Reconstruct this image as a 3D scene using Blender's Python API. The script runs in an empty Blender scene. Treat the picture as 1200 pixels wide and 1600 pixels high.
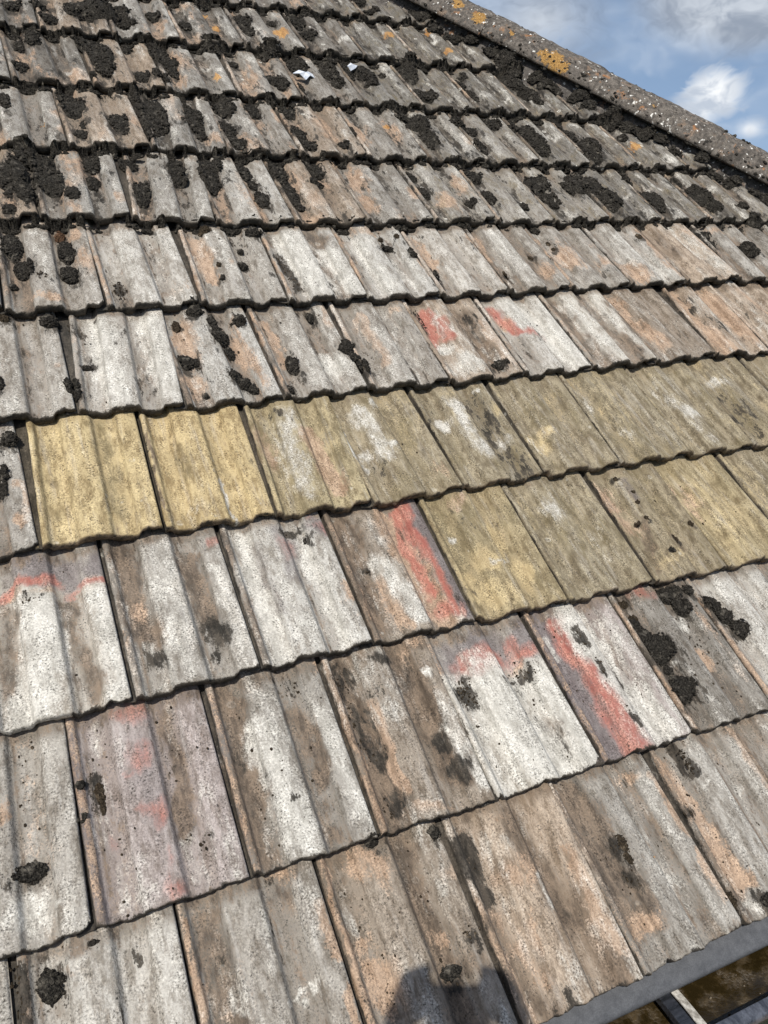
import bpy, bmesh, math, random
import numpy as np
from mathutils import Vector, Matrix

# ------------------------------------------------------------------ place
PITCH = math.radians(32.0)          # roof slope
EAVES = 3.0                         # height of the eaves above the ground
G = 0.29451                             # course gauge (m)
W = 0.2                             # tile cover width (m)
STEP = 0.026                        # rise of one course over the next
scene = bpy.context.scene
col = scene.collection
ROOF = Matrix.Translation((0, 0, EAVES)) @ Matrix.Rotation(PITCH, 4, 'X')   # roof coordinates -> world
def rw(v): return ROOF @ Vector(v)
def rd(v): return ROOF.to_3x3() @ Vector(v)

# ------------------------------------------------------------------ camera
cam_d = bpy.data.cameras.new('camera'); cam = bpy.data.objects.new('camera', cam_d); col.objects.link(cam)
cam_d.sensor_fit = 'VERTICAL'; cam_d.sensor_height = 24.0; cam_d.lens = 18.7728
cam_d.clip_start = 0.02; cam_d.clip_end = 3000
rx, up, bk = rd([0.910142, -0.337001, 0.24098]), rd([0.140501, 0.798265, 0.585689]), rd([-0.389744, -0.499203, 0.773884])
m = Matrix((rx, up, bk)).transposed().to_4x4(); m.translation = rw([0.21226, 0.08407, 1.18285])
cam.matrix_world = m; scene.camera = cam

# ------------------------------------------------------------------ light
SUN = rd((-0.345, 0.014, 0.938)).normalized()
sun_d = bpy.data.lights.new('sun', 'SUN'); sun_d.energy = 5.0; sun_d.angle = math.radians(0.53); sun_d.color = (1.0, 0.95, 0.875)
sun = bpy.data.objects.new('sun', sun_d); col.objects.link(sun)
sun.rotation_mode = 'QUATERNION'; sun.rotation_quaternion = SUN.to_track_quat('Z', 'Y'); sun.location = (-3, -5, 12)

class N:
    """small node-tree writer"""
    def __init__(s, tree): s.t = tree; s.n = tree.nodes; s.l = tree.links; s.n.clear()
    def put(s, sock, v):
        if v is None: return
        if hasattr(v, 'is_output'): s.l.new(v, sock)
        elif isinstance(v, (tuple, list)):
            v = tuple(v)
            sock.default_value = v if len(sock.default_value) == len(v) else (v + (1.0,))[:len(sock.default_value)]
        else: sock.default_value = v
    def math(s, op, a, b=None, c=None, clamp=False):
        n = s.n.new('ShaderNodeMath'); n.operation = op; n.use_clamp = clamp
        for i, v in enumerate((a, b, c)): s.put(n.inputs[i], v)
        return n.outputs[0]
    def vmath(s, op, a, b=None):
        n = s.n.new('ShaderNodeVectorMath'); n.operation = op
        s.put(n.inputs[0], a); s.put(n.inputs[1], b)
        return n.outputs['Value'] if op in ('DOT_PRODUCT', 'LENGTH') else n.outputs[0]
    def mix(s, f, a, b, mode='MIX'):
        n = s.n.new('ShaderNodeMix'); n.data_type = 'RGBA'; n.blend_type = mode; n.clamp_factor = True
        s.put(n.inputs[0], f); s.put(n.inputs[6], a); s.put(n.inputs[7], b); return n.outputs[2]
    def noise(s, vec, scale, detail=3, rough=0.55, dist=0.0, out='Fac'):
        n = s.n.new('ShaderNodeTexNoise'); s.put(n.inputs['Vector'], vec); s.put(n.inputs['Scale'], scale)
        s.put(n.inputs['Detail'], detail); s.put(n.inputs['Roughness'], rough); s.put(n.inputs['Distortion'], dist)
        return n.outputs[out]
    def voro(s, vec, scale, out='Distance', feature='F1'):
        n = s.n.new('ShaderNodeTexVoronoi'); n.feature = feature; s.put(n.inputs['Vector'], vec); s.put(n.inputs['Scale'], scale)
        return n.outputs[out]
    def step(s, v, a, b, lo=0.0, hi=1.0):
        n = s.n.new('ShaderNodeMapRange'); n.interpolation_type = 'SMOOTHSTEP'
        for i, x in enumerate((v, a, b, lo, hi)): s.put(n.inputs[i], x)
        return n.outputs[0]
    def attr(s, name, kind='GEOMETRY'):
        n = s.n.new('ShaderNodeAttribute'); n.attribute_name = name; n.attribute_type = kind; return n
    def sep(s, c):
        n = s.n.new('ShaderNodeSeparateColor'); s.put(n.inputs[0], c); return n.outputs
    def bump(s, h, strength, dist, normal=None):
        n = s.n.new('ShaderNodeBump'); s.put(n.inputs['Height'], h); n.inputs['Strength'].default_value = strength
        n.inputs['Distance'].default_value = dist; s.put(n.inputs['Normal'], normal); return n.outputs[0]

# ------------------------------------------------------------------ sky
world = bpy.data.worlds.new('World'); scene.world = world; world.use_nodes = True
w = N(world.node_tree)
sky = w.n.new('ShaderNodeTexSky'); sky.sky_type = 'NISHITA'; sky.sun_disc = False
sky.sun_elevation = math.asin(SUN.z); sky.sun_rotation = math.atan2(SUN.x, SUN.y)
sky.altitude = 50; sky.air_density = 1.0; sky.dust_density = 0.8; sky.ozone_density = 1.4
tc = w.n.new('ShaderNodeTexCoord'); D = tc.outputs['Generated']
w.put(sky.inputs[0], w.vmath('NORMALIZE', w.vmath('ADD', D, (0, 0, .30))))       # clear blue down to the horizon
Ds = w.vmath('MULTIPLY', D, (1.0, 1.0, 1.5))
n3 = w.noise(Ds, 9.0, 3, .6, out='Color')
warp = w.vmath('ADD', Ds, w.vmath('MULTIPLY', w.vmath('SUBTRACT', n3, (.5, .5, .5)), (.14, .14, .14)))
fb = w.noise(w.vmath('ADD', warp, (.35, .1, .0)), 4.2, 4, .58)
fb2 = w.noise(w.vmath('ADD', warp, (3.1, 1.7, .4)), 13.0, 4, .64)
def lump(d, r0, r1, wob, sq=1.35):
    dist = w.vmath('LENGTH', w.vmath('MULTIPLY', w.vmath('SUBTRACT', D, d), (1, 1, sq)))
    dist = w.math('ADD', dist, w.math('MULTIPLY', w.math('SUBTRACT', w.math('ADD', w.math('MULTIPLY', fb2, .6), w.math('MULTIPLY', fb, .4)), .5), wob))
    return w.step(dist, r1, r0)
veil = w.math('MULTIPLY', w.step(fb, .46, .66), .75)
bank = w.math('MAXIMUM', lump((.70, .70, .170), .06, .125, .16, 1.9), lump((.545, .82, .150), .00, .10, .22, 1.6))
cum = w.math('MAXIMUM', w.math('MAXIMUM', lump((.700, .709, .084), .010, .034, .15, 1.2), lump((.688, .720, .064), .004, .030, .13, 1.4)), lump((.728, .684, .050), .000, .020, .09, 1.6))
blue = w.mix(1.0, sky.outputs[0], (2.25, 2.08, 1.88), 'MULTIPLY')
grey = w.mix(w.step(fb2, .38, .68), (4.0, 4.6, 5.6), (8.6, 9.2, 10.0))
white = w.mix(w.step(fb2, .36, .60), (7.2, 8.0, 9.2), (13.5, 13.7, 13.8))
c = w.mix(veil, blue, w.mix(w.step(fb2, .40, .66), (6.6, 7.9, 9.8), (9.6, 10.4, 11.5)))
c = w.mix(w.math('MULTIPLY', bank, .9), c, grey)
c = w.mix(w.math('MULTIPLY', cum, .95), c, white)
bg = w.n.new('ShaderNodeBackground'); w.put(bg.inputs['Color'], c); bg.inputs['Strength'].default_value = 0.075
wo = w.n.new('ShaderNodeOutputWorld'); w.l.new(bg.outputs[0], wo.inputs[0])

cy = scene.cycles; cy.max_bounces = 4; cy.diffuse_bounces = 2; cy.glossy_bounces = 2; cy.transmission_bounces = 2; cy.use_adaptive_sampling = True; cy.adaptive_threshold = .02; cy.caustics_reflective = False; cy.caustics_refractive = False
world.cycles.sampling_method = 'MANUAL'; world.cycles.sample_map_resolution = 512
vs = scene.view_settings; vs.view_transform = 'Standard'; vs.look = 'None'; vs.gamma = 1.0; vs.exposure = 0.06; vs.use_curve_mapping = False

# ------------------------------------------------------------------ materials
def mat(name):
    m = bpy.data.materials.new(name); m.use_nodes = True; t = N(m.node_tree)
    b = t.n.new('ShaderNodeBsdfPrincipled'); o = t.n.new('ShaderNodeOutputMaterial'); t.l.new(b.outputs[0], o.inputs[0])
    return m, t, b

def tile_material():
    m, t, b = mat('weathered_concrete_tile')
    oc = t.n.new('ShaderNodeTexCoord').outputs['Object']
    oi = t.n.new('ShaderNodeObjectInfo')
    cx = t.n.new('ShaderNodeCombineXYZ')
    for i, k in enumerate((3.7, 9.1, 5.3)): t.put(cx.inputs[i], t.math('MULTIPLY', oi.outputs['Random'], k))
    P = t.vmath('ADD', oc, cx.outputs[0])
    mid3 = t.sep(t.noise(t.vmath('MULTIPLY', P, (1.15, .42, 1.0)), 52, 4, .74, out='Color'))                     # three independent mottles, coarse to fine
    mid, midb, midc = mid3[0], mid3[1], mid3[2]
    hi = t.noise(P, 330, 2, .75)
    streak = t.noise(t.vmath('MULTIPLY', P, (80, 7, 40)), 1.0, 4, .65)
    pa, pb, pc = t.attr('pa'), t.attr('pb'), t.attr('pc')
    A, B_, C_ = t.sep(pa.outputs['Color']), t.sep(pb.outputs['Color']), t.sep(pc.outputs['Color'])
    tint = t.attr('tint', 'OBJECT').outputs['Color']
    # base concrete: mottled, streaked down the slope
    c = t.mix(t.step(mid, .34, .64), t.mix(1.0, tint, (.56, .52, .47), 'MULTIPLY'), t.mix(1.0, tint, (1.2, 1.19, 1.16), 'MULTIPLY'))
    c = t.mix(t.math('MULTIPLY', t.step(streak, .50, .72), .30), c, t.mix(.6, tint, (.55, .54, .51)))
    c = t.mix(t.math('MULTIPLY', t.step(midb, .56, .70), .55), c, t.mix(1.0, tint, (.50, .43, .36), 'MULTIPLY'))
    def layer(c, mask, colr, e, amp=1.0, soft=.2, mx=1.0):
        n = t.math('ADD', t.math('MULTIPLY', e, .72), t.math('MULTIPLY', hi, .28))
        v = t.math('ADD', mask, t.math('MULTIPLY', t.math('SUBTRACT', n, .5), amp * 3.0))
        v = t.math('MULTIPLY', t.step(v, .5 - soft, .5 + soft), t.step(mask, .02, .25))
        if mx != 1.0: v = t.math('MULTIPLY', v, mx)
        return t.mix(v, c, colr)
    vary = lambda a, bb, src: t.mix(t.step(src, .34, .66), a, bb)
    c = layer(c, B_[1], vary((.094, .078, .077), (.168, .150, .146), midb), midc, .28, .42, .88)        # bare purple-grey body
    c = layer(c, A[2], vary((.050, .036, .025), (.175, .130, .092), midb), mid, 1.0, .30, .88)           # brown dirt, plus shade painted on yellow tiles' cut ends
    c = layer(c, pa.outputs['Alpha'], vary((.225, .152, .10), (.40, .29, .205), mid), midc, .8, .22, .85)   # tan, surface worn off
    c = layer(c, pb.outputs['Alpha'], vary((.115, .094, .052), (.20, .166, .10), midc), midb, .8, .35, .8)  # green algae film
    c = layer(c, B_[2], vary((.31, .24, .13), (.46, .37, .21), midb), mid, .7, .35, .8)                # yellow body
    c = layer(c, A[1], vary((.265, .078, .058), (.38, .18, .135), midc), streak, .55, .55, .86)            # red stain
    c = layer(c, A[0], vary((.31, .297, .262), (.54, .522, .472), midb), midc, .85, .40, .88)             # pale lichen bloom
    c = layer(c, B_[0], vary((.012, .011, .009), (.060, .051, .040), midb), mid, 1.35, .14, .95)          # black algae, plus shade painted on the cut ends
    c = layer(c, C_[0], vary((.27, .13, .04), (.40, .23, .08), midb), mid, 1.3, .2, .85)                   # orange lichen
    # sand grains and pits
    # crusty lichen rosettes with a paler rim
    vn_ = t.n.new('ShaderNodeTexVoronoi'); t.put(vn_.inputs['Vector'], t.vmath('ADD', P, t.vmath('MULTIPLY', t.noise(P, 110, 2, .6, out='Color'), (.006, .006, .006)))); vn_.inputs['Scale'].default_value = 34
    vcol = t.sep(vn_.outputs['Color']); ra_ = t.math('MULTIPLY_ADD', vcol[1], .22, .06)
    ins = t.step(t.math('SUBTRACT', vn_.outputs['Distance'], ra_), .03, -.02); rim = t.math('MULTIPLY', ins, t.step(t.math('SUBTRACT', vn_.outputs['Distance'], ra_), -.14, -.04))
    ros = t.math('MULTIPLY', t.math('MULTIPLY', t.step(vcol[0], .885, .90), t.attr('rosettes', 'OBJECT').outputs['Fac']), t.math('ADD', t.math('MULTIPLY', ins, .25), t.math('MULTIPLY', rim, .55)))
    c = t.mix(t.math('MULTIPLY', ros, t.step(midb, .40, .52)), c, (.50, .485, .43))
    gk = t.step(midc, .36, .62, .25, 1.0)
    c = t.mix(gk, c, t.mix(1.0, c, t.step(hi, .26, .76, .46, 1.54), 'MULTIPLY'))
    pit = t.math('MULTIPLY', t.step(hi, .40, .33), t.step(midc, .46, .58))
    c = t.mix(t.math('MULTIPLY', pit, .85), c, (.028, .024, .020))
    t.put(b.inputs['Base Color'], c); b.inputs['Roughness'].default_value = .92; b.inputs['Specular IOR Level'].default_value = .25
    hb = t.noise(P, 170, 3, .78)
    t.put(b.inputs['Normal'], t.bump(hb, .7, .0028))
    return m
M_TILE = tile_material()

def moss_material(name, dark, light):
    m, t, b = mat(name)
    oc = t.n.new('ShaderNodeTexCoord').outputs['Object']
    n1 = t.noise(oc, 260, 4, .7); n2 = t.noise(oc, 60, 3, .6); v = t.voro(oc, 420)
    c = t.mix(t.step(n1, .42, .72), dark, light)
    c = t.mix(t.step(n2, .55, .75), c, tuple(x * 1.7 for x in light))
    t.put(b.inputs['Base Color'], c); b.inputs['Roughness'].default_value = 1.0; b.inputs['Specular IOR Level'].default_value = .1
    t.put(b.inputs['Normal'], t.bump(t.math('ADD', n1, t.math('MULTIPLY', v, .8)), 1.0, .004))
    return m
M_MOSS = moss_material('black_moss', (.017, .0155, .013), (.075, .068, .056))
M_MOSS_BROWN = moss_material('brown_black_moss', (.030, .023, .015), (.085, .066, .045))
M_MOSS_DEAD = moss_material('dead_brown_moss', (.06, .035, .02), (.16, .095, .06))

def stone_material(name, a, bcol, spots=(.6, .59, .55), orange=0.0, rough=.95, bump=.6, lichen=False):
    m, t, b = mat(name)
    oc = t.n.new('ShaderNodeTexCoord').outputs['Object']
    ri = t.n.new('ShaderNodeObjectInfo').outputs['Random']
    cx = t.n.new('ShaderNodeCombineXYZ'); t.put(cx.inputs[0], t.math('MULTIPLY', ri, 7.0)); P = t.vmath('ADD', oc, cx.outputs[0])
    lo, mid, hi = t.noise(P, 14, 4, .6), t.noise(P, 70, 5, .65), t.noise(P, 400, 3, .7)
    c = t.mix(t.step(mid, .35, .68), a, bcol)
    c = t.mix(t.math('MULTIPLY', t.step(lo, .52, .68), .6), c, tuple(x * .35 for x in a))
    if orange:
        c = t.mix(t.math('MULTIPLY', t.step(t.noise(P, 13, 5, .72), .60, .66), orange), c, (.42, .17, .04))
        c = t.mix(t.math('MULTIPLY', t.step(t.noise(t.vmath('ADD', P, (4, 2, 1)), 26, 4, .6), .56, .70), .35), c, (.30, .20, .13))
    if lichen:
        lv = t.math('ADD', t.attr('lichen').outputs['Fac'], t.math('MULTIPLY', t.math('SUBTRACT', mid, .5), 2.2))
        c = t.mix(t.math('MULTIPLY', t.step(lv, .38, .62), t.step(t.attr('lichen').outputs['Fac'], .03, .2)), c, t.mix(t.step(hi, .35, .65), (.17, .09, .025), (.33, .20, .07)))
    sp_ = t.sep(t.noise(P, 60, 4, .6, out='Color'))
    c = t.mix(t.step(sp_[0], .63, .67), c, spots)
    c = t.mix(t.step(sp_[1], .60, .66), c, (.022, .020, .017))
    c = t.mix(1.0, c, t.step(hi, .3, .72, .6, 1.4), 'MULTIPLY')
    t.put(b.inputs['Base Color'], c); b.inputs['Roughness'].default_value = rough; b.inputs['Specular IOR Level'].default_value = .2
    t.put(b.inputs['Normal'], t.bump(t.math('ADD', mid, t.math('MULTIPLY', hi, .5)), bump, .004))
    return m
M_HIP = stone_material('hip_tile_concrete', (.066, .059, .051), (.150, .133, .114), orange=.40, lichen=True)
M_MORTAR = stone_material('dark_mortar', (.055, .050, .045), (.12, .11, .10), orange=.2)

def plain_material(name, a, bcol, rough=.6, scale=40, spec=.4, metal=0.0, stretch=(1, 1, 1), bump=.15):
    m, t, b = mat(name)
    oc = t.n.new('ShaderNodeTexCoord').outputs['Object']
    n = t.noise(t.vmath('MULTIPLY', oc, stretch), scale, 6, .68); n2 = t.noise(oc, scale * 9, 3, .6)
    c = t.mix(t.step(n, .3, .7), a, bcol)
    c = t.mix(1.0, c, t.step(n2, .25, .75, .8, 1.2), 'MULTIPLY')
    t.put(b.inputs['Base Color'], c); t.put(b.inputs['Roughness'], t.step(n, .2, .8, rough * .75, min(1, rough * 1.2)))
    b.inputs['Specular IOR Level'].default_value = spec; b.inputs['Metallic'].default_value = metal
    t.put(b.inputs['Normal'], t.bump(t.math('ADD', n, t.math('MULTIPLY', n2, .4)), bump, .002))
    return m
M_FELT = plain_material('roof_underlay', (.02, .018, .016), (.045, .04, .035), .95)
M_TRAY = plain_material('grey_plastic_tray', (.055, .057, .061), (.082, .085, .091), .62, 60, .35)
M_GUTTER = plain_material('black_plastic_gutter', (.010, .011, .013), (.028, .030, .036), .30, 30, .55, stretch=(1, 6, 6))
M_SCUFF = plain_material('scuffed_gutter_lip', (.012, .014, .019), (.085, .092, .11), .32, 55, .5, stretch=(1, .35, 1))
M_STRAP = plain_material('dirty_white_plastic', (.14, .125, .10), (.46, .44, .39), .6, 70)
M_BOARD = plain_material('scaffold_board_wood', (.26, .18, .12), (.42, .31, .22), .85, 18, .2, stretch=(.6, 12, 12))
M_GROUND = plain_material('ground_grass', (.04, .06, .02), (.09, .10, .045), .95, 2)
M_PAPER = plain_material('white_scrap', (.34, .38, .44), (.55, .57, .60), .7, 60)

# ------------------------------------------------------------------ mesh helpers
def mesh_obj(name, verts, faces, material, parent=None, smooth=False):
    me = bpy.data.meshes.new(name); me.from_pydata([tuple(v) for v in verts], [], faces); me.update()
    if smooth: me.polygons.foreach_set('use_smooth', [True] * len(me.polygons))
    me.materials.append(material); o = bpy.data.objects.new(name, me); col.objects.link(o)
    if parent: o.parent = parent
    return o
def empty(name, mw=None):
    o = bpy.data.objects.new(name, None); col.objects.link(o); o.empty_display_size = .05
    if mw is not None: o.matrix_world = mw
    return o
def tag(o, label=None, cat=None, group=None, kind=None):
    if label: o['label'] = label
    if cat: o['category'] = cat
    if group: o['group'] = group
    if kind: o['kind'] = kind
    return o
def box(x0, x1, y0, y1, z0, z1):
    v = [(x, y, z) for x in (x0, x1) for y in (y0, y1) for z in (z0, z1)]
    return v, [(0, 1, 3, 2), (4, 6, 7, 5), (0, 4, 5, 1), (2, 3, 7, 6), (0, 2, 6, 4), (1, 5, 7, 3)]
def bevel_box(name, x0, x1, y0, y1, z0, z1, material, parent=None, bev=.002, seg=2):
    v, f = box(x0, x1, y0, y1, z0, z1); o = mesh_obj(name, v, f, material, parent)
    bm = bmesh.new(); bm.from_mesh(o.data); bmesh.ops.recalc_face_normals(bm, faces=bm.faces)
    bmesh.ops.bevel(bm, geom=bm.edges[:], offset=bev, segments=seg, affect='EDGES', profile=.6); bm.to_mesh(o.data); bm.free(); return o

def hash2(ix, iy, s):
    h = np.sin(ix * 127.1 + iy * 311.7 + s * 74.7) * 43758.5453
    return h - np.floor(h)
def vn(x, y, s):
    """value noise, 0..1"""
    x = np.asarray(x, float); y = np.asarray(y, float)
    ix, iy = np.floor(x), np.floor(y); fx, fy = x - ix, y - iy
    fx = fx * fx * (3 - 2 * fx); fy = fy * fy * (3 - 2 * fy)
    a, b_ = hash2(ix, iy, s), hash2(ix + 1, iy, s); c_, d = hash2(ix, iy + 1, s), hash2(ix + 1, iy + 1, s)
    return (a * (1 - fx) + b_ * fx) * (1 - fy) + (c_ * (1 - fx) + d * fx) * fy
def fbm(x, y, s, o=3):
    r = 0; a = .5; tot = 0
    for i in range(o): r = r + a * vn(x * 2 ** i, y * 2 ** i, s + i * 17); tot += a; a *= .5
    return r / tot

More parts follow.
